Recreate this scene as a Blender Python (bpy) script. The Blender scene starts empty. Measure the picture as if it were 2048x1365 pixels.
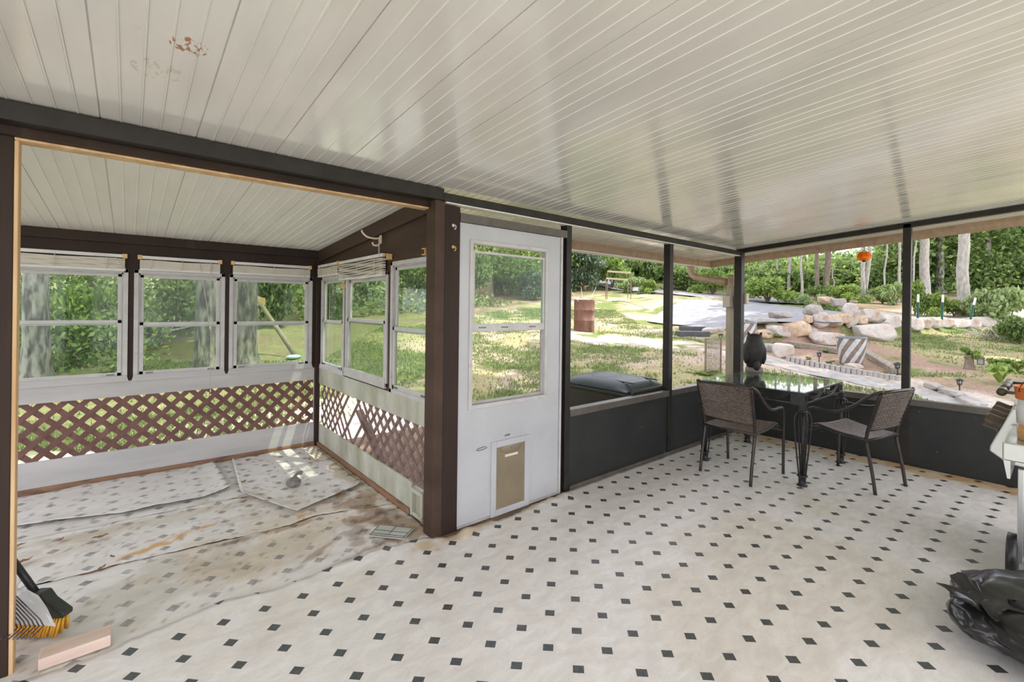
import bpy, bmesh, math, random
import numpy as np
from mathutils import Vector, Matrix, noise as mnoise
random.seed(7); rng = np.random.default_rng(11)
sc = bpy.context.scene; COL = sc.collection
PI = math.pi
# ------------------------------------------------------------------ camera
F, Y0, YA, RO = 917.565, 616.503, 0.6953, 0.0119
CX, CY, CZ = -1.5006, -2.4564, 1.42
SA, CA = math.sin(YA), math.cos(YA)
cam_d = bpy.data.cameras.new('camera'); cam = bpy.data.objects.new('camera', cam_d); COL.objects.link(cam)
cam_d.sensor_width = 36; cam_d.lens = 36*F/2048; cam_d.shift_y = (Y0-682.5)/2048; cam_d.clip_start = .02
cam.matrix_world = Matrix.Translation((CX, CY, CZ)) @ Matrix.Rotation(-YA, 4, 'Z') @ Matrix.Rotation(PI/2, 4, 'X') @ Matrix.Rotation(RO, 4, 'Z')
sc.camera = cam
def site(lat, fw):                       # site frame: fw runs uphill from the porch, lat across
    return (CX+lat*CA+fw*SA, CY-lat*SA+fw*CA)
def tosite(x, y):
    dx, dy = x-CX, y-CY
    return dx*CA-dy*SA, dx*SA+dy*CA
# ------------------------------------------------------------------ materials
def lin(c): return tuple(c)+(1,)
class NT:
    def __init__(s, name):
        s.m = bpy.data.materials.new(name); s.m.use_nodes = True; s.t = s.m.node_tree
        s.t.nodes.clear(); s.out = s.n('ShaderNodeOutputMaterial')
    def n(s, k, **kw):
        n = s.t.nodes.new(k)
        for a, b in kw.items(): setattr(n, a, b)
        return n
    def l(s, a, b): s.t.links.new(a, b)
    def math(s, op, a, b=None, c=None):
        n = s.n('ShaderNodeMath', operation=op)
        for i, v in enumerate((a, b, c)):
            if v is None: continue
            if isinstance(v, (int, float)): n.inputs[i].default_value = v
            else: s.l(v, n.inputs[i])
        return n.outputs[0]
    def coord(s, scale=1, stretch=(1, 1, 1), kind='Object'):
        tc = s.n('ShaderNodeTexCoord'); mp = s.n('ShaderNodeMapping')
        mp.inputs['Scale'].default_value = [scale*k for k in stretch]
        s.l(tc.outputs[kind], mp.inputs[0]); return mp.outputs[0]
    def noise(s, vec, scale=1, detail=5, rough=.55, dist=0):
        n = s.n('ShaderNodeTexNoise'); n.inputs['Scale'].default_value = scale; n.inputs['Detail'].default_value = detail
        n.inputs['Roughness'].default_value = rough; n.inputs['Distortion'].default_value = dist
        s.l(vec, n.inputs['Vector']); return n.outputs[0]
    def ramp(s, f, a, b, p0=.35, p1=.65):
        r = s.n('ShaderNodeValToRGB'); e = r.color_ramp.elements
        e[0].position, e[1].position = p0, p1; e[0].color, e[1].color = lin(a), lin(b)
        s.l(f, r.inputs[0]); return r.outputs[0]
    def mix(s, f, a, b, mode='MIX'):
        m = s.n('ShaderNodeMix', data_type='RGBA', blend_type=mode)
        for i, v in ((0, f), (6, a), (7, b)):
            if isinstance(v, (int, float)): m.inputs[i].default_value = v
            elif isinstance(v, tuple): m.inputs[i].default_value = lin(v) if len(v) == 3 else v
            else: s.l(v, m.inputs[i])
        return m.outputs[2]
    def attr(s, nm): return s.n('ShaderNodeAttribute', attribute_name=nm)
    def bsdf(s, col, rough=.5, metal=0, coat=0, spec=.5, bump=None, bstr=.3, bdist=.01, coatr=.1):
        p = s.n('ShaderNodeBsdfPrincipled')
        for k, v in (('Base Color', col), ('Roughness', rough), ('Metallic', metal), ('Coat Weight', coat), ('Specular IOR Level', spec), ('Coat Roughness', coatr)):
            if isinstance(v, (int, float)): p.inputs[k].default_value = v
            elif isinstance(v, tuple): p.inputs[k].default_value = lin(v)
            else: s.l(v, p.inputs[k])
        if bump is not None:
            b = s.n('ShaderNodeBump'); b.inputs['Strength'].default_value = bstr; b.inputs['Distance'].default_value = bdist
            s.l(bump, b.inputs['Height']); s.l(b.outputs[0], p.inputs['Normal'])
        return p
    def done(s, sh): s.l(sh.outputs[0] if hasattr(sh, 'outputs') else sh, s.out.inputs[0]); return s.m
def M(name, c, c2=None, rough=.5, scale=6, stretch=(1, 1, 1), bump=0, metal=0, coat=0, spec=.5, p=(.35, .65), c3=None, s3=2, p3=(.55, .7), bdist=.01):
    t = NT(name); v = t.coord(1, stretch)
    n1 = t.noise(v, scale, 6)
    col = t.ramp(n1, c, c2 if c2 else tuple(k*.85 for k in c), *p)
    if c3: col = t.mix(t.ramp(t.noise(v, s3, 7, .62), (0, 0, 0), (1, 1, 1), *p3), col, c3)
    return t.done(t.bsdf(col, rough, metal, coat, spec, n1 if bump else None, bump, bdist))
def glass(name, tint, haze=.05, hazec=(.7, .75, .7), ior=1.25):
    t = NT(name)
    tr = t.n('ShaderNodeBsdfTransparent'); tr.inputs[0].default_value = lin(tint)
    gl = t.n('ShaderNodeBsdfGlossy'); gl.inputs['Roughness'].default_value = .03
    ge = t.n('ShaderNodeNewGeometry'); dt = t.n('ShaderNodeVectorMath', operation='DOT_PRODUCT'); t.l(ge.outputs['Incoming'], dt.inputs[0]); t.l(ge.outputs['Normal'], dt.inputs[1])
    f0 = ((ior-1)/(ior+1))**2; fr = t.math('MULTIPLY_ADD', t.math('POWER', t.math('SUBTRACT', 1, t.math('ABSOLUTE', dt.outputs['Value'])), 5), 1-f0, f0)
    m1 = t.n('ShaderNodeMixShader'); t.l(fr, m1.inputs[0]); t.l(tr.outputs[0], m1.inputs[1]); t.l(gl.outputs[0], m1.inputs[2])
    df = t.n('ShaderNodeBsdfDiffuse'); df.inputs[0].default_value = lin(hazec)
    v = t.coord(1, (1, 1, .35)); h = t.math('MULTIPLY', t.noise(v, 5, 6), haze*2)
    m2 = t.n('ShaderNodeMixShader'); t.l(h, m2.inputs[0]); t.l(m1.outputs[0], m2.inputs[1]); t.l(df.outputs[0], m2.inputs[2])
    return t.done(m2)
def leafmat(name, a, b, tr=.45):
    t = NT(name); at = t.attr('Col')
    col = t.ramp(at.outputs['Fac'], a, b, .1, .9)
    df = t.bsdf(col, .5, 0, 0, .4); tl = t.n('ShaderNodeBsdfTranslucent'); t.l(col, tl.inputs[0])
    m = t.n('ShaderNodeMixShader'); m.inputs[0].default_value = tr; t.l(df.outputs[0], m.inputs[1]); t.l(tl.outputs[0], m.inputs[2])
    return t.done(m)
DX, DY, PX, PY_ = .1756, .1670, -.0441, .0691
def vinyl(name, base, base2, dot, dotr=.0305, rough=.38, grime=.0, ph=(PX, PY_), sp=(DX, DY), fade=0.0, line=.08, poly=None):
    t = NT(name); tc = t.n('ShaderNodeTexCoord'); sx = t.n('ShaderNodeSeparateXYZ'); t.l(tc.outputs['Object'], sx.inputs[0])
    o = tc.outputs['Object']
    def fr(a, p, s):
        u = t.math('DIVIDE', t.math('SUBTRACT', a, p), s); return t.math('MULTIPLY', t.math('ABSOLUTE', t.math('SUBTRACT', t.math('FRACT', t.math('ADD', u, 100.5)), .5)), s)
    X, Y = sx.outputs[0], sx.outputs[1]
    if poly:           # slightly stretched, hand-laid sheet: pattern coordinates drift smoothly over the floor
        def ev(c):     # c = 1,x,y,xx,xy,yy,xxx,xxy,xyy,yyy in Horner form over x
            f = lambda *k: k[0] if len(k) == 1 else t.math('MULTIPLY_ADD', f(*k[1:]), Y, k[0])
            a0, a1, a2, a3 = f(c[0], c[2], c[5], c[9]), f(c[1], c[4], c[8]), f(c[3], c[7]), c[6]
            h = t.math('MULTIPLY_ADD', X, a3, a2); h = t.math('MULTIPLY_ADD', h, X, a1); return t.math('MULTIPLY_ADD', h, X, a0)
        fx, fy = fr(t.math('MULTIPLY', ev(poly[0]), .171), 0, .171), fr(t.math('MULTIPLY', ev(poly[1]), .171), 0, .171)
    else:
        fx, fy = fr(X, ph[0], sp[0]), fr(Y, ph[1], sp[1])
    d = t.math('LESS_THAN', t.math('ADD', fx, fy), dotr)
    ln = t.math('LESS_THAN', t.math('MINIMUM', fx, fy), .0012)
    mp = t.n('ShaderNodeMapping'); mp.inputs['Rotation'].default_value = (0, 0, .7); mp.inputs['Scale'].default_value = (1, 2.2, 1); t.l(o, mp.inputs[0])
    n1 = t.noise(mp.outputs[0], 7, 8, .62, .6)
    col = t.ramp(n1, base, base2, .38, .66)
    vein = t.math('ABSOLUTE', t.math('SUBTRACT', t.noise(mp.outputs[0], 9, 6, .6, 1.2), .5))
    col = t.mix(t.math('MULTIPLY', t.math('LESS_THAN', vein, .012), .16), col, (.45, .43, .38))
    col = t.mix(t.math('MULTIPLY', ln, line), col, (.4, .4, .38))
    if grime: col = t.mix(t.math('MULTIPLY', t.ramp(t.noise(o, 2.3, 9, .68, .5), (0, 0, 0), (1, 1, 1), .5, .75), grime), col, (.42, .36, .27))
    dc = t.ramp(t.noise(o, 60, 4), dot, tuple(k*1.5 for k in dot), .4, .7)
    dm = d
    if fade: dm = t.math('MULTIPLY', d, t.math('SUBTRACT', 1, t.math('MULTIPLY', t.ramp(t.noise(o, 6, 5), (0, 0, 0), (1, 1, 1), .35, .65), fade)))
    col = t.mix(dm, col, dc)
    col = t.mix(1.0, col, t.attr('Col').outputs['Color'], 'MULTIPLY')
    w = t.noise(o, 5, 3)
    return t.done(t.bsdf(col, t.math('MULTIPLY_ADD', n1, .25, rough-.1), 0, 0, .45, w, .12, .01))
BROWN = M('brown paint', (.022, .012, .008), (.036, .020, .013), .6, 5, (1, 1, .15), .25, spec=.3, c3=(.06, .038, .027), s3=9, p3=(.6, .8))
BROWN2 = M('brown stained board', (.042, .024, .015), (.074, .045, .030), .6, 4, (1, .2, 1), .25, spec=.3)
DARKMETAL = M('dark bronze metal', (.018, .015, .012), (.028, .024, .019), .45, 12, metal=.2, spec=.35)
BRONZE = M('bronze rail', (.085, .075, .06), (.13, .115, .095), .42, 9, metal=.2)
CHAR = M('charcoal panel', (.018, .020, .019), (.028, .030, .028), .5, 3, c3=(.30, .29, .26), s3=34, p3=(.69, .73), spec=.35)
PINE = M('raw pine', (.55, .34, .16), (.72, .50, .28), .6, 3, (6, 6, .6), .15)
OAK = M('brown base board', (.20, .105, .055), (.32, .18, .10), .55, 4, (1, .3, 3), .2, c3=(.12, .06, .035), s3=5)
WHITEPLY = M('aged white board', (.44, .44, .425), (.53, .525, .51), .6, 3, (.5, .5, 3), .1, c3=(.44, .42, .37), s3=4)
MOLDY = M('mildewed white board', (.42, .435, .35), (.53, .53, .45), .65, 3, (1, 1.4, .6), .12, c3=(.24, .24, .14), s3=2.6, p3=(.42, .78))
ALU = M('white aluminium', (.46, .455, .44), (.55, .54, .52), .35, 8, c3=(.40, .37, .33), s3=12, p3=(.58, .75))
SASH = M('grey sash channel', (.36, .35, .33), (.46, .45, .42), .35, 9)
DOORW = M('white door skin', (.43, .445, .455), (.49, .50, .505), .35, 3, c3=(.45, .45, .42), s3=5, p3=(.62, .85))
LATT = M('red-brown lattice', (.13, .058, .045), (.19, .09, .07), .55, 12, bump=.15)
LATT2 = M('weathered brown lattice', (.15, .09, .075), (.23, .15, .125), .6, 9, bump=.15)
FLAPC = M('tan flap', (.20, .165, .10), (.24, .20, .125), .45, 5)
BLIND = M('ivory blind slats', (.52, .48, .40), (.62, .58, .50), .45, 6, c3=(.5, .42, .3), s3=14, p3=(.6, .8))
BLINDW = M('white headrail', (.74, .73, .70), None, .35)
YELL = M('yellowed plastic', (.62, .40, .13), (.72, .5, .2), .4, 20)
CORD = M('ivory cord', (.7, .64, .52), None, .7)
DARKGAP = M('near-black filler', (.03, .03, .03), None, .7)  # near-black colour of the door gap strip and the plate lines
HOOKM = M('ivory enamel hook', (.66, .56, .42), (.72, .63, .5), .35, 15)
GALV = M('galvanised latch', (.18, .18, .18), None, .4, metal=.7)
PANE = glass('hazy window pane', (.92, .97, .93), .022, (.5, .66, .52))
PANE2 = glass('dusty window pane', (.80, .86, .77), .035, (.45, .52, .42))
TGLASS = glass('table glass', (.90, .97, .94), .02, ior=1.5)
BLACKIRON = M('black iron', (.022, .022, .022), (.038, .037, .036), .42, 30, metal=.4)
CHFRAME = M('brown-grey chair tube', (.036, .029, .024), (.058, .047, .04), .38, 14, metal=.35)
WICK = M('taupe wicker', (.115, .088, .066), (.20, .16, .13), .38, 40)
OWLM = M('dark owl plastic', (.008, .007, .005), (.018, .015, .011), .6, 25, bump=.4)
OWLB = M('grey owl base', (.19, .17, .15), None, .6)
BAGM = M('black plastic bag', (.012, .012, .012), (.018, .018, .018), .3, 6, coat=.2)
GUTTER = M('tan gutter', (.36, .245, .165), (.43, .31, .215), .55, 20, c3=(.30, .2, .13), s3=8)
GUTTERU = M('white fascia', (.78, .76, .72), None, .4)
POSTW = M('weathered wood post', (.34, .29, .21), (.48, .41, .3), .7, 4, (6, 6, .5), .3)
BOXB = M('beige box', (.50, .42, .34), (.56, .48, .40), .5)
ASPH = M('pale asphalt', (.22, .225, .24), (.29, .295, .31), .85, 4, (1, 1, 1), .3, c3=(.23, .235, .25), s3=.7, p3=(.5, .8))
CONC = M('pale concrete', (.56, .54, .50), (.70, .68, .64), .75, 5, bump=.2, c3=(.48, .45, .40), s3=2.5)
ROCKA = M('tan rock', (.42, .30, .19), (.60, .48, .35), .75, 5, bump=.5, c3=(.25, .2, .15), s3=4, bdist=.03)
ROCKB = M('pale pink rock', (.38, .35, .32), (.55, .51, .47), .75, 5, bump=.6, c3=(.36, .25, .18), s3=3, p3=(.5, .62), bdist=.03)
ROCKC = M('grey rock', (.26, .25, .235), (.40, .39, .37), .75, 6, bump=.5, c3=(.36, .27, .2), s3=3, bdist=.03)
ROCKD = M('white rock', (.44, .41, .37), (.60, .57, .53), .7, 6, bump=.6, c3=(.42, .33, .25), s3=3, p3=(.5, .64), bdist=.03)
PAVER = M('grey edging brick', (.30, .285, .27), (.42, .40, .38), .8, 14, bump=.3)
TIMB = M('grey landscape timber', (.20, .165, .13), (.32, .27, .22), .75, 5, (.4, 4, 4), .4)
RUST = M('rusty drum', (.12, .05, .032), (.20, .095, .065), .6, 4, (1, 1, .5), .3, c3=(.36, .25, .2), s3=2.2, p3=(.5, .75))
BINM = M('dark olive bin', (.022, .024, .014), (.032, .034, .02), .5, 8)
LIDM = M('dark green bin lid', (.010, .024, .025), (.017, .036, .038), .42, 6, spec=.35)
SOLAR = M('black solar light', (.02, .02, .02), None, .4)
LENS = M('grey lens', (.4, .42, .42), None, .25)
TPOST = M('green steel post', (.03, .13, .10), None, .45)
TPOSTW = M('white post tip', (.8, .8, .78), None, .5)
DIRTDARK = M('dark planter soil', (.05, .035, .025), None, .9)
STEPM = M('dark grey plank', (.055, .06, .065), (.08, .085, .09), .6, 6)
POLEM = M('weathered olive pole', (.16, .15, .09), (.26, .24, .15), .75, 5, (4, 4, .6), .3)
SUBFL = M('brown sub-floor', (.13, .085, .05), (.22, .15, .095), .7, 4, (1, 5, 1), .3)
BLOCK = M('raw lumber', (.62, .47, .38), (.74, .60, .50), .6, 3, (1, 12, 12), .15)
BROOMH = M('dark green broom head', (.02, .026, .018), (.03, .038, .026), .45)
BRIST = M('yellow bristles', (.72, .34, .02), (.80, .45, .05), .5, 60, (4, 4, .3))
PANW = M('white dustpan', (.70, .72, .68), None, .3)
RAKEM = M('dark rake wire', (.06, .05, .055), (.16, .13, .14), .35, 30, metal=.6)
PLASTGREY = M('grey plastic bag', (.16, .145, .13), (.24, .22, .20), .4, 9)
TILEM = M('grey-green plate', (.36, .38, .33), (.44, .46, .40), .45, 8)
LEAFD = M('dry leaf', (.20, .10, .05), (.33, .19, .1), .7, 25)
GRILLM = M('grill stainless', (.55, .57, .54), (.62, .64, .6), .28, 5, metal=.75)
GRILLB = M('grill black', (.02, .02, .02), (.03, .03, .03), .35, 6)
KNOBM = M('knob bronze', (.10, .08, .06), (.14, .11, .085), .3, 8, metal=.5)
HANDM = M('handle brown', (.05, .035, .025), (.075, .055, .04), .35, 8)
CHROME = M('polished chrome', (.6, .64, .55), None, .12, metal=1)
ORANGE = M('orange printed tin', (.75, .17, .02), (.82, .22, .03), .3, 5)
PAILW = M('white printed tin', (.72, .72, .72), None, .3)
PAILT = M('tan printed tin', (.55, .25, .07), (.68, .42, .2), .35, 12)
BLKWIRE = M('black wire', (.015, .015, .015), None, .4)
STICK = M('paper sticker', (.72, .68, .58), None, .5)
LANT = NT('amber lantern')
_p = LANT.bsdf((.95, .22, .02), .25); _p.inputs['Transmission Weight'].default_value = .35; _p.inputs['IOR'].default_value = 1.1
LANTM = LANT.done(_p)
TWIG = M('grey twig', (.34, .30, .26), (.5, .46, .41), .7, 20)
BARK = M('grey oak bark', (.055, .052, .04), (.29, .28, .24), .85, 4.5, (2.6, 2.6, .75), 1.0, p=(.42, .60), bdist=.05, c3=(.22, .24, .16), s3=3)
BARKG = M('dark mossy bark', (.03, .031, .022), (.17, .17, .13), .9, 4.5, (2.6, 2.6, .75), 1.0, bdist=.05, c3=(.10, .12, .06), s3=3, p=(.42, .62))
BARKP = M('pale bark', (.30, .28, .25), (.50, .48, .44), .8, 9, (2, 2, .5), .5, c3=(.28, .25, .21), s3=6)
BARKD = M('brown bark', (.15, .11, .085), (.27, .21, .165), .85, 8, (3, 3, .35), .6)
LEAF1 = leafmat('bright leaves', (.12, .21, .045), (.40, .52, .13))
LEAF2 = leafmat('deep leaves', (.075, .14, .035), (.36, .48, .17), .5)
LEAF3 = leafmat('pale leaves', (.18, .28, .10), (.52, .60, .30))
PINEL = leafmat('pine needles', (.06, .105, .06), (.25, .34, .21), .3)
GRASSM = leafmat('grass blades', (.13, .185, .06), (.34, .40, .17), .4)
# ------------------------------------------------------------------ mesh builder
class MB:
    def __init__(s): s.v = []; s.f = []; s.c = None; s.sm = []
    def add(s, vs, fs, smooth=False):
        o = len(s.v); s.v += [tuple(p) for p in vs]; s.f += [tuple(i+o for i in f) for f in fs]; s.sm += [smooth]*len(fs); return s
    def box(s, x0, x1, y0, y1, z0, z1):
        return s.add([(x0, y0, z0), (x1, y0, z0), (x1, y1, z0), (x0, y1, z0), (x0, y0, z1), (x1, y0, z1), (x1, y1, z1), (x0, y1, z1)],
                     [(0, 3, 2, 1), (4, 5, 6, 7), (0, 1, 5, 4), (1, 2, 6, 5), (2, 3, 7, 6), (3, 0, 4, 7)])
    def prism(s, poly, fn, d0, d1):          # poly of (a,b); fn(a,b,d)->xyz
        n = len(poly)
        return s.add([fn(a, b, d0) for a, b in poly]+[fn(a, b, d1) for a, b in poly],
                     [tuple(range(n-1, -1, -1)), tuple(range(n, 2*n))]+[(i, (i+1) % n, n+(i+1) % n, n+i) for i in range(n)])
    def bar(s, p, q, w, h, up=(0, 0, 1)):
        p, q = Vector(p), Vector(q); d = (q-p).normalized(); u = Vector(up)
        a = d.cross(u)
        if a.length < 1e-4: a = d.cross(Vector((1, 0, 0)))
        a.normalize(); b = a.cross(d)
        c = [(-1, -1), (1, -1), (1, 1), (-1, 1)]
        return s.add([p+a*(w/2*i)+b*(h/2*j) for i, j in c]+[q+a*(w/2*i)+b*(h/2*j) for i, j in c],
                     [(0, 1, 2, 3), (7, 6, 5, 4), (0, 4, 5, 1), (1, 5, 6, 2), (2, 6, 7, 3), (3, 7, 4, 0)])
    def tube(s, pts, r, n=8, closed=False, caps=True):
        P = [Vector(p) for p in pts]; k = len(P)
        R = r if isinstance(r, (list, tuple)) else [r]*k
        vs = []; a = None
        for i in range(k):
            if closed: d = P[(i+1) % k]-P[i-1]
            else: d = P[min(i+1, k-1)]-P[max(i-1, 0)]
            if d.length < 1e-9: d = Vector((0, 0, 1))
            d.normalize()
            if a is None:
                a = d.orthogonal().normalized()
            a = (a-d*a.dot(d))
            a = a.normalized() if a.length > 1e-6 else d.orthogonal().normalized()
            b = d.cross(a)
            vs += [P[i]+(a*math.cos(2*PI*j/n)+b*math.sin(2*PI*j/n))*R[i] for j in range(n)]
        fs = []
        for i in range(k if closed else k-1):
            i2 = (i+1) % k
            fs += [(i*n+j, i*n+(j+1) % n, i2*n+(j+1) % n, i2*n+j) for j in range(n)]
        if caps and not closed: fs += [tuple(range(n-1, -1, -1)), tuple((k-1)*n+j for j in range(n))]
        return s.add(vs, fs, True)
    def lathe(s, prof, n=24, c=(0, 0, 0), axis='z', fn=None):
        vs = []
        for r, h in prof:
            for j in range(n):
                a = 2*PI*j/n; x, y = r*math.cos(a), r*math.sin(a)
                p = {'z': (x, y, h), 'x': (h, x, y), 'y': (y, h, x)}[axis]
                vs.append((c[0]+p[0], c[1]+p[1], c[2]+p[2]))
        k = len(prof)
        fs = [(i*n+j, i*n+(j+1) % n, (i+1)*n+(j+1) % n, (i+1)*n+j) for i in range(k-1) for j in range(n)]
        if prof[0][0] > 1e-5: fs.append(tuple(range(n-1, -1, -1)))
        if prof[-1][0] > 1e-5: fs.append(tuple((k-1)*n+j for j in range(n)))
        return s.add(vs, fs, True)
    def grid(s, nu, nv, fn):
        vs = [fn(i/(nu-1), j/(nv-1)) for j in range(nv) for i in range(nu)]
        return s.add(vs, [(j*nu+i, j*nu+i+1, (j+1)*nu+i+1, (j+1)*nu+i) for j in range(nv-1) for i in range(nu-1)], True)
    def ball(s, c, r, sub=3, disp=0, fr=2.0, seed=0, flat=None, squash=(1, 1, 1), ridged=False):
        bm = bmesh.new(); bmesh.ops.create_icosphere(bm, subdivisions=sub, radius=1)
        vs = []
        for v in bm.verts:
            p = v.co.copy(); q = p*fr+Vector((seed*3.7, seed*1.3, -seed*2.1))
            nn = mnoise.fractal(q, 1.0, 2.0, 4)
            if ridged: nn = (abs(mnoise.noise(q*1.1))*-1.6+.4)+.35*(abs(mnoise.noise(q*3))*-1.6+.4)
            p *= 1+disp*nn
            p = Vector((p.x*squash[0], p.y*squash[1], p.z*squash[2]))*r
            if flat is not None and p.z < flat*r: p.z = flat*r+(p.z-flat*r)*.05
            vs.append(p+Vector(c))
        fs = [tuple(x.index for x in f.verts) for f in bm.faces]; bm.free()
        return s.add(vs, fs, True)
    def build(s, name, mat, parent=None, bevel=0, local=False, seg=2, attr=None, flat=False):
        me = bpy.data.meshes.new(name)
        off = Vector((0, 0, 0))
        if parent is not None and not local:
            q = parent
            while q is not None: off += q.location; q = q.parent
        me.from_pydata([(v[0]-off.x, v[1]-off.y, v[2]-off.z) for v in s.v], [], s.f)
        if not flat: me.polygons.foreach_set('use_smooth', s.sm)
        me.materials.append(mat); me.update()
        if attr is not None:
            ca = me.color_attributes.new('Col', 'FLOAT_COLOR', 'POINT'); a = np.ones((len(s.v), 4), 'f'); a[:, :3] = attr; ca.data.foreach_set('color', a.ravel())
        o = bpy.data.objects.new(name, me); COL.objects.link(o)
        if parent is not None: o.parent = parent
        if bevel:
            m = o.modifiers.new('bevel', 'BEVEL'); m.width = bevel; m.segments = seg; m.limit_method = 'ANGLE'
        return o
def thing(name, label, cat, loc=(0, 0, 0), rz=0, group=None):
    o = bpy.data.objects.new(name, None); COL.objects.link(o); o.location = loc; o.rotation_euler = (0, 0, rz); o.empty_display_size = .1
    return tag(o, label, cat, group)
def tag(o, label, cat, group=None, kind=None):
    o['label'] = label; o['category'] = cat
    if group: o['group'] = group
    if kind: o['kind'] = kind
    return o
def struct(o): o['kind'] = 'structure'; return o
def sroot(name, loc=(0, 0, 0)):
    o = bpy.data.objects.new(name, None); COL.objects.link(o); o.location = loc; o.empty_display_size = .1; return struct(o)
def dup(o, loc=None, rz=None, label=None, parent=None, scale=None):
    c = o.copy(); COL.objects.link(c)
    if parent is not None: c.parent = parent
    else:
        if loc is not None: c.location = loc
        if rz is not None: c.rotation_euler = (c.rotation_euler[0], c.rotation_euler[1], rz)
        if label: c['label'] = label
        if scale is not None: c.scale = scale if isinstance(scale, tuple) else (scale,)*3
    for ch in list(o.children): dup(ch, parent=c)
    return c
def smooth_curve(pts, n=6):
    P = [Vector(p) for p in pts]; out = []
    for i in range(len(P)-1):
        p0 = P[i-1] if i else P[0]*2-P[1]; p1, p2 = P[i], P[i+1]; p3 = P[i+2] if i+2 < len(P) else P[-1]*2-P[-2]
        for k in range(n):
            t = k/n
            out.append(.5*((2*p1)+(-p0+p2)*t+(2*p0-5*p1+4*p2-p3)*t*t+(-p0+3*p1-3*p2+p3)*t**3))
    return out+[P[-1]]
def Ssm(x, a, b):
    t = np.clip((np.asarray(x, float)-a)/(b-a), 0, 1); return t*t*(3-2*t)
def fnoise(x, y, s=1.0, seed=0, oc=4):
    x = np.asarray(x, float); y = np.asarray(y, float)
    return np.array([mnoise.fractal(Vector((a*s+seed*7.1, b*s-seed*3.3, seed*1.7)), 1.0, 2.0, oc) for a, b in zip(x.ravel(), y.ravel())]).reshape(x.shape)
# ------------------------------------------------------------------ room constants
D, XC, ZT, SL = 2.432, 4.076, 2.155, .0718
def roofz(y): return ZT-SL*y
def ordinal(i): return ['first', 'second', 'third', 'fourth', 'fifth', 'sixth', 'seventh', 'eighth', 'ninth', 'tenth', 'eleventh', 'twelfth', 'thirteenth', 'fourteenth', 'fifteenth', 'sixteenth', 'seventeenth', 'eighteenth', 'nineteenth', 'twentieth', 'twenty-first', 'twenty-second', 'twenty-third', 'twenty-fourth', 'twenty-fifth', 'twenty-sixth'][i]
SKY, SUN, EXPO = 2.0, 4.2, .60
# ------------------------------------------------------------------ ceiling (ribbed white roof pans)
def ceilmat(gloss=1):
    t = NT('white roof pan'); v = t.coord(1, (2.5, .5, 1))
    n1 = t.noise(v, 3, 6); col = t.ramp(n1, (.73, .715, .695) if gloss else (.80, .785, .755), (.80, .785, .765) if gloss else (.86, .845, .82), .35, .65)
    sp = t.ramp(t.noise(t.coord(1, (1, .7, 1)), 13, 7, .65), (0, 0, 0), (1, 1, 1), .66, .78)
    col = t.mix(t.math('MULTIPLY', sp, .35), col, (.50, .46, .38))
    tc = t.n('ShaderNodeTexCoord')
    def spot(c, r, seed):
        vm = t.n('ShaderNodeVectorMath', operation='DISTANCE'); t.l(tc.outputs['Object'], vm.inputs[0]); vm.inputs[1].default_value = c
        g = t.math('LESS_THAN', vm.outputs['Value'], r)
        return t.math('MULTIPLY', g, t.ramp(t.noise(t.coord(1, (2.2, 1, 1)), seed, 5, .6), (0, 0, 0), (1, 1, 1), .52, .57))
    col = t.mix(spot((-1.368, -.743, 2.207), .05, 34), col, (.42, .16, .05))
    col = t.mix(t.math('MULTIPLY', spot((-1.436, -.535, 2.193), .07, 24), .4), col, (.45, .40, .28))
    bp = t.noise(t.coord(1, (3, .8, 1)), 2.2, 3)
    return t.done(t.bsdf(col, t.math('MULTIPLY_ADD', n1, .12, .14 if gloss else .42), 0, 1.0*gloss, .9 if gloss else .3, bp, .08, .02, .10))
CEIL = ceilmat(); CEILB = ceilmat(0)
def roof_pans(name, x0, x1, ya, yb, mt=None):
    """ribbed pans, ribs along y; z follows the roof pitch"""
    P = []; pitch = .0630; seam0 = -1.5958; k0 = math.floor((x0-seam0)/pitch); x = x0
    k = k0
    P.append((x0, 0))
    while True:
        xr = seam0+k*pitch
        if xr > x1-.01: break
        if xr > x0+.01:
            if k % 5 == 0: P += [(xr-.0024, 0), (xr-.0018, .006), (xr+.0018, .006), (xr+.0024, 0)]
            else: P += [(xr-.0045, 0), (xr-.0022, -.0026), (xr+.0022, -.0026), (xr+.0045, 0)]
        k += 1
    P.append((x1, 0))
    ys = [ya, yb]; m = MB(); n = len(P)
    vs = [(x, y, roofz(y)+z) for y in ys for x, z in P]+[(x0, ya, roofz(ya)+.05), (x1, ya, roofz(ya)+.05), (x0, yb, roofz(yb)+.05), (x1, yb, roofz(yb)+.05)]
    fs = [(i, i+1, n+i+1, n+i)[::-1] for i in range(n-1)]
    b = 2*n; fs += [(b, b+1, b+3, b+2), (b, b+2, n, 0), (b+1, n-1, 2*n-1, b+3)]
    m.add(vs, fs)
    return struct(m.build(name, mt or CEIL))
roof_pans('ceiling', -4.6, -.03, -4.3, .06)
roof_pans('ceiling.001', -.03, 4.72, -4.3, .69)
roof_pans('ceiling.002', -3.4, -.03, .06, D+.35, CEILB)
roof_pans('ceiling.003', -.03, .06, .69, D+.35, CEILB)
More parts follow.
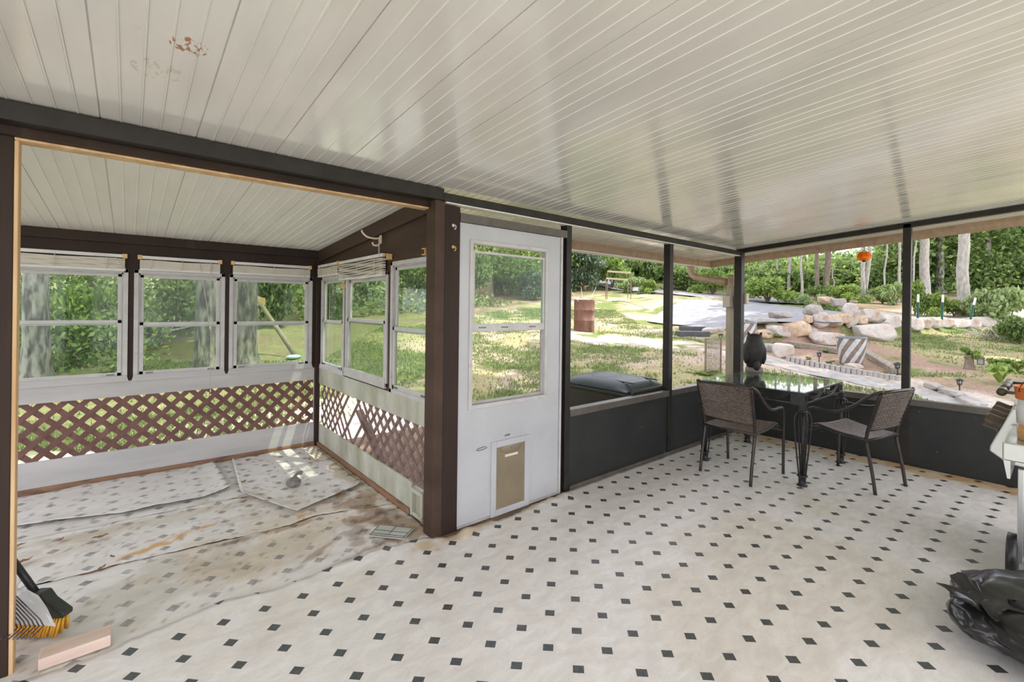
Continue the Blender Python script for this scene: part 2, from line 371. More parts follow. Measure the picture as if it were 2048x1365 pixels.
# ------------------------------------------------------------------ floor sheets
def pl(poly, t):
    """point on a polyline of (x,y) at x=t"""
    xs = [p[0] for p in poly]; ys = [p[1] for p in poly]; return np.interp(t, xs, ys)
def stain_cols(x, y, faded):
    c = np.ones(x.shape+(3,))
    def blot(cx, cy, rx, ry, rot, colr, amt, s, seed, hard=.35):
        dx, dy = x-cx, y-cy; ca, sa = math.cos(rot), math.sin(rot)
        d = np.sqrt(((dx*ca+dy*sa)/rx)**2+((-dx*sa+dy*ca)/ry)**2); msk = d < 1.6
        if not msk.any(): return
        nn = np.zeros(x.shape); nn[msk] = fnoise(x[msk], y[msk], s, seed)
        a = np.clip((1-d+nn*.9)/hard, 0, 1)*amt; a[~msk] = 0
        c[:] = c*(1-a[..., None])+c*np.array(colr)*a[..., None]
    BR, OR, GY, DK, BG = (.60, .47, .34), (.85, .52, .20), (.82, .80, .75), (.34, .25, .18), (.92, .85, .74)
    if faded:
        blot(-.62, .62, .75, .42, .2, BG, .8, 5, 1)
        blot(-.20, .62, .17, .40, .1, (.50, .37, .25), .85, 9, 2)
        blot(-.14, .22, .2, .25, .5, (.50, .37, .25), .8, 12, 3)
        for k, (cx, cy, rx, ry, ro) in enumerate(((-.45, .12, .35, .03, .25), (-.40, .35, .05, .2, -.35), (-.62, .3, .28, .025, .6), (-.30, .50, .2, .03, .1), (-.22, .72, .16, .025, -.4), (-.1, .45, .05, .2, .4))):
            blot(cx, cy, rx, ry, ro, DK, .6, 14, 4+k, .6)
        blot(-1.38, .93, .17, .030, .30, OR, .95, 16, 20)
        blot(-1.24, 1.01, .09, .03, .2, (.9, .7, .4), .8, 16, 23)
        blot(-1.10, 1.03, .055, .022, .1, OR, .95, 16, 21)
        blot(-.60, .80, .08, .04, .3, OR, .9, 16, 22)
        blot(-1.0, .70, .22, .035, -.02, DK, .75, 14, 24, .6)
        blot(-.72, .70, .2, .03, .1, BR, .8, 12, 25)
        blot(-1.45, .45, .5, .28, .1, GY, .85, 4, 30)
        blot(-.95, .5, .4, .25, 0, (.86, .83, .76), .8, 5, 31)
        blot(-1.3, 1.35, .7, .1, .02, (.8, .74, .64), .7, 10, 32)
        blot(-1.75, 1.25, .3, .2, .0, (.82, .78, .7), .6, 10, 33)
        blot(-.05, 1.9, .16, .45, .0, (.68, .56, .36), .7, 8, 34)
        blot(-.10, 1.25, .14, .3, .0, (.66, .56, .38), .7, 8, 35)
        blot(-.7, 1.1, .3, .2, 0, (.86, .82, .76), .7, 8, 36)
        nn = fnoise(x, y, 26, 50); a = np.clip((nn-.42)*4, 0, .55)
        c[:] = c*(1-a[..., None])+c*np.array(DK)*a[..., None]
    else:
        blot(.08, -.05, .28, .09, 0, (.80, .64, .40), .8, 10, 60)
        blot(.75, -.03, .35, .06, 0, (.84, .72, .52), .7, 10, 61)
        blot(3.95, -1.0, .16, 1.5, 0, (.88, .70, .46), .85, 6, 62)
        blot(4.02, -2.0, .12, .8, 0, (.84, .66, .42), .8, 6, 65)
        blot(3.3, .02, .9, .07, 0, (.9, .76, .55), .7, 8, 63)
        blot(.9, -1.6, 1.6, .5, .3, (.93, .90, .83), .8, 2, 64)
        blot(-.9, -.2, .6, .2, 0, (.93, .90, .85), .7, 4, 66)
    return c
def sheet(name, mat, lo, hi, du, dv, z0, faded, lift=None, thick=.0012, ends=None):
    """vinyl sheet between two curves y=lo(x), y=hi(x)"""
    xa, xb = lo[0][0], lo[-1][0]; xa2, xb2 = hi[0][0], hi[-1][0]
    nu = max(3, int((xb-xa)/du)+1); wid = max(pl(hi, t)-pl(lo, t) for t in np.linspace(xa, xb, 9)); nv = max(3, int(wid/dv)+1)
    U, V = np.meshgrid(np.linspace(0, 1, nu), np.linspace(0, 1, nv))
    xl = xa+(xb-xa)*U; xh = xa2+(xb2-xa2)*U
    yl = pl(lo, xl); yh = pl(hi, xh)
    X = xl+(xh-xl)*V; Y = yl+(yh-yl)*V
    rag = fnoise(xl[0], yl[0], 22, 70+hash(len(name)) % 5)*.012; rag2 = fnoise(xh[0], yh[0], 22, 77)*.012
    if faded or True:
        Y = Y+rag*np.clip(1-V*8, 0, 1)+rag2*np.clip(1-(1-V)*8, 0, 1)
    Z = np.full(X.shape, z0)+(np.clip(fnoise(X, Y, 3.2, 80), 0, 1)*.006 if faded else 0)
    if lift: Z = Z+lift(U, V, X, Y)
    m = MB(); vs = np.stack([X, Y, Z], -1).reshape(-1, 3)
    m.add([tuple(p) for p in vs], [(j*nu+i, j*nu+i+1, (j+1)*nu+i+1, (j+1)*nu+i) for j in range(nv-1) for i in range(nu-1)], True)
    o = m.build(name, mat, attr=stain_cols(X, Y, faded).reshape(-1, 3))
    md = o.modifiers.new('thick', 'SOLIDIFY'); md.thickness = thick; md.offset = -1
    return o
VMAIN = vinyl('vinyl floor', (.68, .66, .62), (.80, .785, .75), (.060, .066, .066), grime=.12, poly=((2.98226, 5.85254, -.1443, -.08854, -.08539, -.20575, .02597, .07009, .03606, .01769), (5.74457, .05586, 5.79774, -.11906, -.14042, -.42957, .03878, .06331, .05186, -.11596)))
VOLD = vinyl('worn vinyl floor', (.66, .645, .61), (.76, .745, .71), (.20, .205, .205), rough=.45, grime=.25, ph=(-.3455, .362), sp=(.164, .1705), fade=.55, line=.03, dotr=.030)
VOLD2 = vinyl('loose vinyl scrap', (.68, .665, .63), (.77, .76, .73), (.22, .225, .22), rough=.42, grime=.15, ph=(-.41, 1.34), sp=(.166, .168), fade=.4, line=.02, dotr=.031)
struct(MB().box(-4.5, 4.2, -4.25, D-.01, -.06, -.004).build('floor.001', SUBFL))
EDGE = [(-4.45, .12), (-1.9, .0), (-1.533, .022), (-1.419, .055), (-1.115, .09), (-.91, .04), (-.68, .068), (-.364, .078), (-.12, .05), (-.03, .0), (.0, -.045), (.3, -.035), (.34, -.03), (.385, -.062), (.60, -.066), (.69, -.038), (.95, -.028), (1.08, -.03), (1.16, -.012), (4.06, -.012)]
def mlift(U, V, X, Y):
    e = Ssm(V, .965, 1.0)
    return .004+e*.012*np.clip(fnoise(X, Y, 6, 3)+.25, 0, 1)*(X < 1.2)*(X > -2)+.022*np.exp(-((X-.14)/.05)**2-((Y+.07)/.05)**2)+.02*np.exp(-((X-1.05)/.05)**2-((Y+.06)/.05)**2)
struct(sheet('floor', VMAIN, [(-4.45, -4.2), (4.06, -4.2)], EDGE, .022, .03, .0, False, mlift))
S3 = [(-2.2, .83), (-1.867, .827), (-1.742, .818), (-1.506, .819), (-1.332, .798), (-1.094, .773), (-.809, .719), (-.493, .762), (-.167, .66), (-.02, .62)]
struct(sheet('floor.002', VOLD, [(-2.2, -.02), (-.03, -.02)], [(x, y-.012+.008*math.sin(x*9)) for x, y in S3], .018, .02, .0, True, lambda U, V, X, Y: -.002+.014*Ssm(V, .93, 1)*np.clip(fnoise(X, Y, 4, 9)+.3, 0, 1)+.012*np.exp(-((X+.12)/.14)**2-((Y-.3)/.2)**2)))
S2 = [(-2.2, 1.50), (-2.005, 1.485), (-1.631, 1.458), (-1.381, 1.458), (-.892, 1.415), (-.6, 1.36), (-.02, 1.30)]
struct(sheet('floor.003', VOLD, [(x, y+.006) for x, y in S3], S2, .018, .02, -.001, True, lambda U, V, X, Y: .010*Ssm(V, .94, 1)*np.clip(fnoise(X, Y, 4, 12)+.3, 0, 1)))
struct(sheet('floor.004', VOLD, [(x, y+.014) for x, y in S2], [(-2.2, D-.02), (-.02, D-.02)], .022, .025, -.002, True))
o = sheet('vinyl_scrap', VOLD2, [(-2.1, 1.755), (-1.8, 1.655), (-1.51, 1.575), (-1.25, 1.545), (-1.093, 1.548), (-.888, 1.617)], [(-2.12, 2.33), (-1.75, 2.40), (-1.354, 2.385), (-.906, 2.385)], .02, .025, .006, True, lambda U, V, X, Y: .004+.016*Ssm(1-V, .8, 1)*(.4+.6*np.sin(U*7)**2)+.012*Ssm(U, .9, 1), .0015)
tag(o, 'long loose piece of spotted vinyl lying along the foot of the back wall', 'vinyl piece', 'loose vinyl pieces')
o = sheet('vinyl_scrap.001', VOLD2, [(-.85, 1.45), (-.73, 1.16), (-.614, .872), (-.45, .93), (-.123, 1.061), (-.06, 1.12)], [(-.77, 2.376), (-.60, 2.37), (-.45, 2.385), (-.317, 2.385), (-.16, 2.36), (-.07, 2.28)], .02, .025, .008, True, lambda U, V, X, Y: .003+.012*Ssm(1-V, .85, 1)+.008*Ssm(1-U, .93, 1), .0015)
tag(o, 'loose piece of spotted vinyl with a pointed corner under the knotted grey bag', 'vinyl piece', 'loose vinyl pieces')
# ------------------------------------------------------------------ beams and posts
def sbox(name, mat, *b, bevel=.003): return struct(MB().box(*b).build(name, mat, bevel=bevel))
sbox('trim_1', DARKMETAL, -4.5, -.02, -.02, .05, 2.078, 2.150)             # dark channel over the bay opening
sbox('trim_2', BROWN, -1.95, -.06, .06, .16, 2.046, 2.118)                # brown header board
sbox('trim_3', PINE, -1.84, -.06, .085, .155, 2.036, 2.046)               # raw underside
sbox('trim_4', BROWN, -2.05, -1.842, .095, .2, -.003, 2.10)              # left post
sbox('trim_5', PINE, -1.842, -1.829, .098, .155, -.003, 2.037)           # raw side strip
sbox('trim_6', BROWN2, -.068, .0, .0, .11, -.003, 2.10)                  # lattice-side half of the corner post
sbox('trim_7', BROWN, .0, .113, .0, .09, -.003, 2.058)                   # front half of the corner post
m = MB()
for y0, y1 in ((-.02, .055),):
    m.prism([(y0, roofz(y0)-.03), (y1, roofz(y1)-.03), (y1, 2.074), (y0, 2.074)], lambda a, b, d: (d, a, b), -.0195, XC+.06)
struct(m.build('trim_8', DARKMETAL, bevel=.003))
struct(MB().box(-.0, XC+.03, -.015, .05, 2.066, 2.0738).build('trim_9', GUTTERU))
sbox('trim_10', BRONZE, .113, 1.095, -.005, .06, 1.966, 2.022)            # door header
sbox('trim_11', DARKMETAL, 1.095, 1.151, .0, .07, -.003, 2.075)           # post right of the door
sbox('trim_12', DARKMETAL, 2.553, 2.616, .0, .07, -.003, 2.075)
sbox('trim_13', DARKMETAL, 4.045, 4.13, -.03, .055, -.003, 2.12)          # corner post
sbox('trim_14', DARKMETAL, XC, XC+.06, -1.553, -1.493, -.003, roofz(-1.5)-.01)
m = MB(); m.prism([(.055, roofz(.055)-.003), (-4.2, roofz(-4.2)-.003), (-4.2, roofz(-4.2)-.048), (.055, roofz(.055)-.048)], lambda a, b, d: (d, a, b), XC, XC+.06)
struct(m.build('trim_15', DARKMETAL))
struct(MB().box(1.151, 4.05, .012, .05, -.003, .6).build('wall_left', CHAR))
sbox('trim_16', BRONZE, 1.151, 2.553, -.008, .07, .575, .63)
sbox('trim_17', BRONZE, 2.616, 4.05, -.008, .07, .575, .63)
sbox('trim_18', BRONZE, 1.151, 4.05, -.012, .012, -.003, .034)
struct(MB().box(XC+.005, XC+.045, -4.2, -.03, -.003, .6).build('wall_right', CHAR))
sbox('trim_19', BRONZE, XC-.008, XC+.07, -1.493, -.03, .56, .618)
sbox('trim_20', BRONZE, XC-.008, XC+.07, -4.2, -1.553, .56, .618)
# gutter round the roof edge
gx = 4.72
def run(name, mat, prof):
    """profile (o,z) swept along roof edge: along y=.69 then turning along x=gx"""
    m = MB(); n = len(prof); pts = []
    for (x, y, kx, ky, dz) in ((.1, .69, 0, 1, 2.105), (gx, .69, 1, 1, 2.105), (gx, -4.3, 1, 0, roofz(-4.3))):
        pts += [(x+o*kx, y+o*ky, dz+z) for o, z in prof]
    fs = []
    for s in range(2):
        fs += [(s*n+i, s*n+(i+1) % n, (s+1)*n+(i+1) % n, (s+1)*n+i) for i in range(n)]
    fs += [tuple(range(n-1, -1, -1)), tuple(2*n+i for i in range(n))]
    m.add(pts, fs); return m
g = thing('rain_gutter', 'tan rain gutter along the outer edge of the porch roof', 'gutter', (gx, .69, 2.0))
run('', 0, [(.0, .05), (.0, -.035), (.02, -.085), (.085, -.085), (.115, -.03), (.115, .03), (.105, .03), (.10, -.025), (.08, -.07), (.03, -.07), (.012, -.03), (.012, .05)]).build('trough', GUTTER, g)
MB().box(.1, gx+.03, .695, .80, 2.008, 2.0195).build('fascia_strip', GUTTERU, g)
# downspout: drop from gutter corner, elbow, slanting run to the wooden post, and down
d = thing('downspout', 'tan downspout with an elbow running from the gutter to the corner post', 'downspout', (4.20, .12, -.1))
def rect_run(m, pts, w, h):
    for a, b in zip(pts, pts[1:]): m.bar(a, b, w, h)
m = MB(); m.tube(smooth_curve([(4.30, .745, 2.03), (4.30, .74, 1.94), (4.285, .70, 1.875), (4.27, .60, 1.845), (4.23, .36, 1.80), (4.205, .21, 1.775)], 5), .042, 10)
m.build('elbow', GUTTER, d)
m = MB(); m.box(4.165, 4.235, .115, .19, 1.70, 1.86); m.build('outlet', GUTTER, d, bevel=.008)
sbox('trim_21', POSTW, 4.15, 4.26, .09, .2, -.25, 1.73, bevel=.008)
for nm, lb, b in (('outlet_box', 'beige utility box on the left side of the corner post', (4.06, 4.145, .11, .20, 1.46, 1.60)), ('outlet_box.001', 'small beige utility box on the right side of the corner post', (4.14, 4.215, -.05, .03, 1.50, 1.63))):
    t = thing(nm, lb, 'utility box', (b[0], b[2], b[4]))
    MB().box(*b).build('body', BOXB, t, bevel=.008)
    m = MB()
    if nm[-1] == 'x': m.tube(smooth_curve([(b[0]+.06, .15, b[5]), (b[0]+.03, .15, b[5]+.07), (b[0]+.085, .15, b[5]+.11)], 5), .005, 6); m.build('cable', BOXB, t)
    else: m.box(b[0]-.004, b[0], b[2]+.025, b[3]-.025, b[4]+.05, b[5]-.05); m.build('cover_plate', BROWN2, t)
# ------------------------------------------------------------------ bay walls
WB = lambda s, d, z: (s, D-d, z)          # back wall: s=x, d towards the room
WR = lambda s, d, z: (-d, s, z)           # right wall: s=y
def wbox(m, W, s0, s1, d0, d1, z0, z1):
    P = [W(s, d, z) for s in (s0, s1) for d in (d0, d1) for z in (z0, z1)]
    xs, ys, zs = zip(*P); return m.box(min(xs), max(xs), min(ys), max(ys), min(zs), max(zs))
def holed(W, s0, s1, z0, z1, holes, d0, d1):
    m = MB(); cur = s0
    for a, b, c, e in sorted(holes):
        wbox(m, W, cur, a, d0, d1, z0, z1); wbox(m, W, a, b, d0, d1, z0, c); wbox(m, W, a, b, d0, d1, e, z1); cur = b
    wbox(m, W, cur, s1, d0, d1, z0, z1); return m
backs = [(-2.34, -1.508, .80, 1.70), (-1.472, -.832, .80, 1.70), (-.798, -.072, .80, 1.70)]
rights = [(1.70, 2.345, .80, 1.705), (.80, 1.66, .81, 1.69), (.13, .742, .785, 1.752)]
def ztop(y): return roofz(y)-.004
struct(holed(WB, -3.3, .0, .79, 1.985, backs, -.03, .0).build('wall_back', BROWN))
sbox('trim_22', BROWN, -3.3, .0, D-.035, D-.001, 1.905, 1.978)
m = MB()
cur = .11
for a, b, c, e in sorted(rights):
    wbox(m, WR, cur, a, -.03, 0, .786, 1.97); wbox(m, WR, a, b, -.03, 0, .786, c); wbox(m, WR, a, b, -.03, 0, e, 1.97); cur = b
wbox(m, WR, cur, D, -.03, 0, .786, 1.97)
m.prism([(.11, 1.97), (D, 1.97), (D, ztop(D)), (.11, ztop(.11))], lambda a, b, d: (d, a, b), 0, .03)
struct(m.build('wall_side', BROWN2))
m = MB(); m.prism([(.11, ztop(.11)-.11), (D-.03, ztop(D)-.11), (D-.03, ztop(D)), (.11, ztop(.11))], lambda a, b, d: (d, a, b), -.028, 0)
struct(m.build('trim_23', BROWN2))
sbox('trim_24', BROWN, -.045, -.0, D-.045, D-.0, -.003, 1.90)
# boards
m = MB(); wbox(m, WB, -3.3, -.045, 0, .012, .665, .79); struct(m.build('trim_25', WHITEPLY, bevel=.003))
m = MB(); wbox(m, WB, -3.3, -.045, -.01, .006, .030, .232); struct(m.build('trim_26', WHITEPLY, bevel=.003))
m = MB(); wbox(m, WB, -3.3, -.02, 0, .03, -.003, .036); struct(m.build('baseboard_back', OAK, bevel=.004))
m = MB(); wbox(m, WB, -.052, -.024, -.0, .010, .03, .79); struct(m.build('trim_27', WHITEPLY))
m = MB(); wbox(m, WR, .105, D-.045, -.012, .010, .63, .786); struct(m.build('trim_28', MOLDY, bevel=.003))
m = MB(); wbox(m, WR, .39, D-.045, -.012, .006, .030, .218); wbox(m, WR, .105, .215, -.012, .006, .03, .218); struct(m.build('trim_29', MOLDY, bevel=.003))
m = MB(); wbox(m, WR, .39, D-.03, 0, .024, -.003, .036); struct(m.build('baseboard_right', OAK, bevel=.004))
m = MB(); wbox(m, WR, .105, .215, 0, .024, -.003, .036); struct(m.build('baseboard_right.001', OAK, bevel=.004))
# lattice panels
def lattice(W, s0, s1, z0, z1, dn, mat, gaps=(), sp=.128, w=.040, x0=0.0, th=.007):
    m = MB(); h = z1-z0
    for sgn, d in ((1, dn), (-1, dn-th)):
        k = int((s0-h)/sp)-2
        while k*sp < s1+h+sp:
            a = k*sp+x0; k += 1
            # strip centre line: s = a + sgn*(z-z0), clip to rectangle
            lo, hi = 0, h
            hw = w*.7071
            poly = []
            for t in (lo, hi): pass
            pa = [(a-hw, 0), (a+hw, 0), (a+hw+sgn*h, h), (a-hw+sgn*h, h)]
            # clip polygon to s range
            def clip(P, lim, keep):
                out = []
                for i in range(len(P)):
                    p, q = P[i-1], P[i]; kp, kq = keep(p[0]), keep(q[0])
                    if kp != kq: t = (lim-p[0])/(q[0]-p[0]); out.append((lim, p[1]+t*(q[1]-p[1])))
                    if kq: out.append(q)
                return out
            pa = clip(pa, s0, lambda s: s >= s0)
            if pa: pa = clip(pa, s1, lambda s: s <= s1)
            if len(pa) < 3: continue
            if any(g[0] == sgn and g[1] < a < g[2] for g in gaps): continue
            m.prism(pa, lambda p, q, dd: W(p, dd, z0+q), d, d-th)
    return m
struct(lattice(WB, -3.3, -.04, .225, .672, -.012, LATT).build('wall_back.001', LATT))
struct(lattice(WR, .105, D-.04, .21, .64, -.016, LATT2, gaps=((1, 1.15, 1.33), (1, 1.40, 1.45), (-1, 1.60, 1.72), (-1, 1.85, 2.0)), w=.033, th=.004).build('wall_side.001', LATT2))
struct(MB().bar((.03, .95, .20), (.03, 1.42, .52), .02, .06, (1, 0, 0)).build('slant_bar', LATT2))  # slanting brown bar set just outside the side lattice
# ------------------------------------------------------------------ windows
def window(name, W, s0, s1, z0, z1, zr, sill=None, open_=0.0, lo_first=True, panes=(PANE, PANE)):
    c = W((s0+s1)/2, 0, z0); r = sroot(name, c)
    cw = .030
    m = MB()                                     # flared white casing
    for a0, a1 in ((s0, s0+cw), (s1-cw, s1)): wbox(m, W, a0, a1, -.03, .012, z0, z1)
    wbox(m, W, s0, s1, -.03, .012, z1-cw, z1); wbox(m, W, s0, s1, -.03, .012, z0, z0+cw)
    m.build('casing', ALU, r, bevel=.002)
    if sill:
        m = MB(); za, zb = sill
        m.prism([(s0-.01, za), (s1+.01, za), (s1-.004, zb), (s0+.004, zb)], lambda a, b, d: W(a, d, b), 0.0, .022); m.build('sill', WHITEPLY, r, bevel=.002)
    a0, a1 = s0+cw, s1-cw; b0, b1 = z0+cw, z1-cw; fw = .026
    m = MB(); wbox(m, W, a0, a0+.01, -.028, .004, b0, b1); wbox(m, W, a1-.01, a1, -.028, .004, b0, b1); wbox(m, W, a0, a1, -.028, .004, b1-.012, b1); m.build('track', SASH, r)
    for nm, zz0, zz1, d0, d1, pn in (('upper_sash', zr-.02, b1-.008-open_, -.026, -.010, panes[0]), ('lower_sash', b0, zr+.02-open_*0, -.010, .008, panes[1])):
        m = MB()
        for e0, e1 in ((a0+.008, a0+.008+fw), (a1-.008-fw, a1-.008)): wbox(m, W, e0, e1, d0, d1, zz0, zz1)
        wbox(m, W, a0+.008, a1-.008, d0, d1, zz0, zz0+fw+.004); wbox(m, W, a0+.008, a1-.008, d0, d1, zz1-fw, zz1)
        sa = m.build(nm, ALU, r, bevel=.0015)
        m = MB(); wbox(m, W, a0+.008+fw, a1-.008-fw, (d0+d1)/2-.001, (d0+d1)/2+.001, zz0+fw, zz1-fw); m.build('pane', pn, sa)
        m = MB()
        for e in (a0+.05, a1-.10): wbox(m, W, e, e+.05, d1, d1+.006, zz0+.010 if nm[0] == 'l' else zz1-.02, zz0+.020 if nm[0] == 'l' else zz1-.01)
        if nm[0] == 'l': m.build('latch', GALV, sa)
    return r
window('window_1', WB, *backs[0][:2], .80, 1.70, 1.265, (.785, .835))
window('window_2', WB, *backs[1][:2], .80, 1.70, 1.245, (.785, .835))
window('window_3', WB, *backs[2][:2], .80, 1.70, 1.245, (.785, .835), panes=(PANE2, PANE))
window('window_4', WR, *rights[0][:2], .80, 1.705, 1.262, (.79, .835), panes=(PANE2, PANE))
window('window_5', WR, *rights[1][:2], .81, 1.69, 1.292, None, panes=(PANE, PANE2))
window('window_6', WR, *rights[2][:2], .785, 1.752, 1.252, None)
m = MB(); m.prism([(.81, .80), (1.665, .80), (1.655, .875), (.815, .875)], lambda a, b, d: WR(a, d, b), 0, .022); struct(m.build('trim_31', ALU, bevel=.002))
# ------------------------------------------------------------------ door
dr = sroot('door_1', (.11, .03, 0))
hz0, hz1, hx0, hx1 = .76, 1.86, .196, .893
m = MB(); x0, x1, z0, z1 = .113, 1.03, .008, 1.964
for b in ((x0, hx0, z0, z1), (hx1, x1, z0, z1), (hx0, hx1, hz1, z1)): m.box(b[0], b[1], .008, .045, b[2], b[3])
fx0, fx1, fz0, fz1 = .425, .698, .03, .49
m.box(hx0, fx0, .008, .045, z0, hz0); m.box(fx1, hx1, .008, .045, z0, hz0); m.box(fx0, fx1, .008, .045, fz1, hz0); m.box(fx0, fx1, .008, .045, z0, fz0)
m.build('door_panel', DOORW, dr)
def ring(m, a0, a1, b0, b1, w, y0, y1):
    m.box(a0, a0+w, y0, y1, b0, b1); m.box(a1-w, a1, y0, y1, b0, b1); m.box(a0+w, a1-w, y0, y1, b1-w, b1); m.box(a0+w, a1-w, y0, y1, b0, b0+w)
m = MB(); ring(m, hx0-.004, hx1+.004, hz0-.006, hz1+.004, .026, -.002, .05); wf = m.build('window_frame', ALU, dr, bevel=.002)
m = MB(); ring(m, hx0+.024, hx1-.024, 1.262, 1.795, .016, .008, .022); m.box(hx0+.024, hx1-.024, .006, .022, 1.262, 1.312); us = m.build('upper_sash', ALU, dr, bevel=.0015)
MB().box(hx0+.04, hx1-.04, .013, .0155, 1.31, 1.78).build('pane', PANE, us)
m = MB(); 
for a in (.27, .46, .72): m.box(a, a+.06, .003, .007, 1.283, 1.292)
m.build('latch', GALV, us)
m = MB(); ring(m, hx0+.022, hx1-.022, .784, 1.275, .014, .026, .040); ls = m.build('lower_sash', SASH, dr)
MB().box(hx0+.036, hx1-.036, .032, .0345, .798, 1.26).build('pane', glass('clean pane', (.97, .98, .97), .006), ls)
m = MB(); ring(m, .383, .728, -.0, .51, .043, -.004, .014); ff = m.build('pet_flap_frame', DOORW, dr, bevel=.003); ff['label'] = 'white pet flap surround'
m = MB(); m.box(fx0, fx1, .004, .016, fz0, .487); pf = m.build('pet_flap', FLAPC, dr, bevel=.004); pf['label'] = 'tan pet flap'
m = MB(); m.lathe([(0, -.004), (.034, -.003), (.036, .0), (.030, .003), (0, .003)], 32, (.56, .004, .445), 'y'); 
for i, v in enumerate(m.v): m.v[i] = (.56+(v[0]-.56)*2.6, v[1], v[2])
m.lathe([(0, -.008), (.007, -.006), (.007, .0)], 10, (.56, .002, .445), 'y'); m.build('magnet_boss', FLAPC, pf)
MB().box(.505, .62, .0022, .004, .388, .404).build('sticker', STICK, pf)
for nm, a, b in (('push_mark', .21, .505), ('push_mark.001', .50, .56)):
    pass
m = MB(); m.tube([(.262, .006, .478), (.275, .004, .488), (.335, .004, .492), (.352, .006, .482), (.33, .006, .476), (.28, .006, .474)], .0022, 6, True); m.build('scratched_handle_hole', GALV, dr)
m = MB(); m.tube([(.50, .006, .535), (.52, .004, .541), (.548, .004, .540), (.54, .006, .533)], .0022, 6, True); m.build('keyhole_scar', GALV, dr)
struct(MB().box(1.034, 1.052, .0, .05, .0, 1.97).build('trim_32', ALU))
struct(MB().box(1.052, 1.095, .03, .07, .0, 1.97).build('trim_33', DARKGAP))
MB().box(.115, 1.03, .0, .008, .003, .018).build('door_sweep', SASH, dr)
# cat flap in the lattice wall
c = sroot('door_2', (0, .30, 0))
m = MB()
for b in ((.22, .245, .0, .19), (.36, .388, .0, .19), (.245, .36, .165, .19), (.245, .36, .0, .03)): m.box(-.016, .03, b[0], b[1], b[2]-.002, b[3])
m.build('flap_frame', MOLDY, c, bevel=.003)
MB().box(.01, .014, .248, .357, .034, .163).build('flap', glass('ivory flap', (.72, .70, .6), .35, (.8, .78, .62)), c)
MB().box(-.02, -.008, .245, .36, .0, .008).build('threshold', GALV, c)
# ------------------------------------------------------------------ blinds, hooks, brackets
def blind(name, W, s0, s1, zt, zb, label, cords, sag=0.0, ends=(1, 1), dd=.016):
    c = W((s0+s1)/2, dd, zt); r = thing(name, label, 'blind', c, group='raised window blinds')
    m = MB(); wbox(m, W, s0+.02, s1-.02, dd, dd+.03, zt-.026, zt); m.build('headrail', BLINDW, r, bevel=.002)
    for e, (a, b) in zip(ends, ((s0, s0+.03), (s1-.03, s1))):
        if e: m = MB(); wbox(m, W, a, b, dd-.004, dd+.034, zt-.031, zt+.005); m.build('end_bracket', YELL, r, bevel=.003)
    m = MB(); n = 9; zt2 = zt-.040
    for i in range(n):
        z = zt2-(zt2-zb-.012)*i/(n-1); ph = random.uniform(-.004, .004)
        pts = []
        for k in range(9):
            u = k/8; pts.append((s0+.015+(s1-s0-.03)*u, z-sag*math.sin(PI*u)*(i/(n-1))+.003*math.sin(u*9+i*1.7)))
        w = .030+ph; h = .004
        for (p, q) in zip(pts, pts[1:]):
            P = [W(p[0], dd+.002, p[1]-h), W(p[0], dd+w, p[1]-h*1.8), W(p[0], dd+w, p[1]+h), W(p[0], dd+.002, p[1]+h)]
            Q = [W(q[0], dd+.002, q[1]-h), W(q[0], dd+w, q[1]-h*1.8), W(q[0], dd+w, q[1]+h), W(q[0], dd+.002, q[1]+h)]
            m.add(P+Q, [(0, 1, 2, 3), (7, 6, 5, 4), (0, 4, 5, 1), (1, 5, 6, 2), (2, 6, 7, 3), (3, 7, 4, 0)])
    m.build('slats', BLIND, r)
    m = MB(); wbox(m, W, s0+.015, s1-.015, dd, dd+.030, zb-.010, zb+.008); m.build('bottom_rail', BLINDW, r, bevel=.003)
    for u in (.15, .5, .85):
        m = MB(); s = s0+(s1-s0)*u; m.tube([W(s, dd+.034, zt-.02), W(s+.004, dd+.036, (zt+zb)/2), W(s, dd+.034, zb)], .0013, 5)
        m.tube([W(s, dd+.034, zt-.02), W(s+.02, dd+.037, (zt+zb)/2-.01), W(s, dd+.034, zb)], .0012, 5); m.build('ladder_cord', CORD, r)
    for (s, z1, s2) in cords:
        m = MB(); m.tube([W(s, dd+.036, zt-.02), W(s+(s2-s)*.5, dd+.04, (zt+z1)/2), W(s2, dd+.036, z1)], .0017, 5)
        m.lathe([(0, 0), (.004, .004), (.006, .02), (.002, .028)], 8, W(s2, dd+.036, z1-.022)); m.build('pull_cord', CORD, r)
    return r
blind('window_blind', WB, -2.36, -1.515, 1.815, 1.690, 'ivory slatted blind bunched above the widest back window, beside the raw wood post', [(-1.60, 1.70, -1.53)], .0, (0, 1))
blind('window_blind.001', WB, -1.452, -.862, 1.815, 1.705, 'ivory slatted blind bunched above the middle back window', [(-.945, .66, -.94), (-1.03, 1.22, -.95)], .0)
blind('window_blind.002', WB, -.792, -.092, 1.815, 1.710, 'ivory slatted blind bunched above the back window nearest the corner', [(-.16, 1.60, -.158), (-.165, .66, -.157)], .0)
blind('window_blind.003', WR, 1.765, 2.37, 1.825, 1.715, 'short ivory blind in the corner above the narrow side window', [(1.95, .74, 1.955)], .004, (1, 0))
blind('window_blind.004', WR, .80, 1.765, 1.822, 1.660, 'sagging ivory blind tied up beside the white coat hook', [(.85, 1.95, .845), (.865, 1.93, .86)], .02, (0, 0))
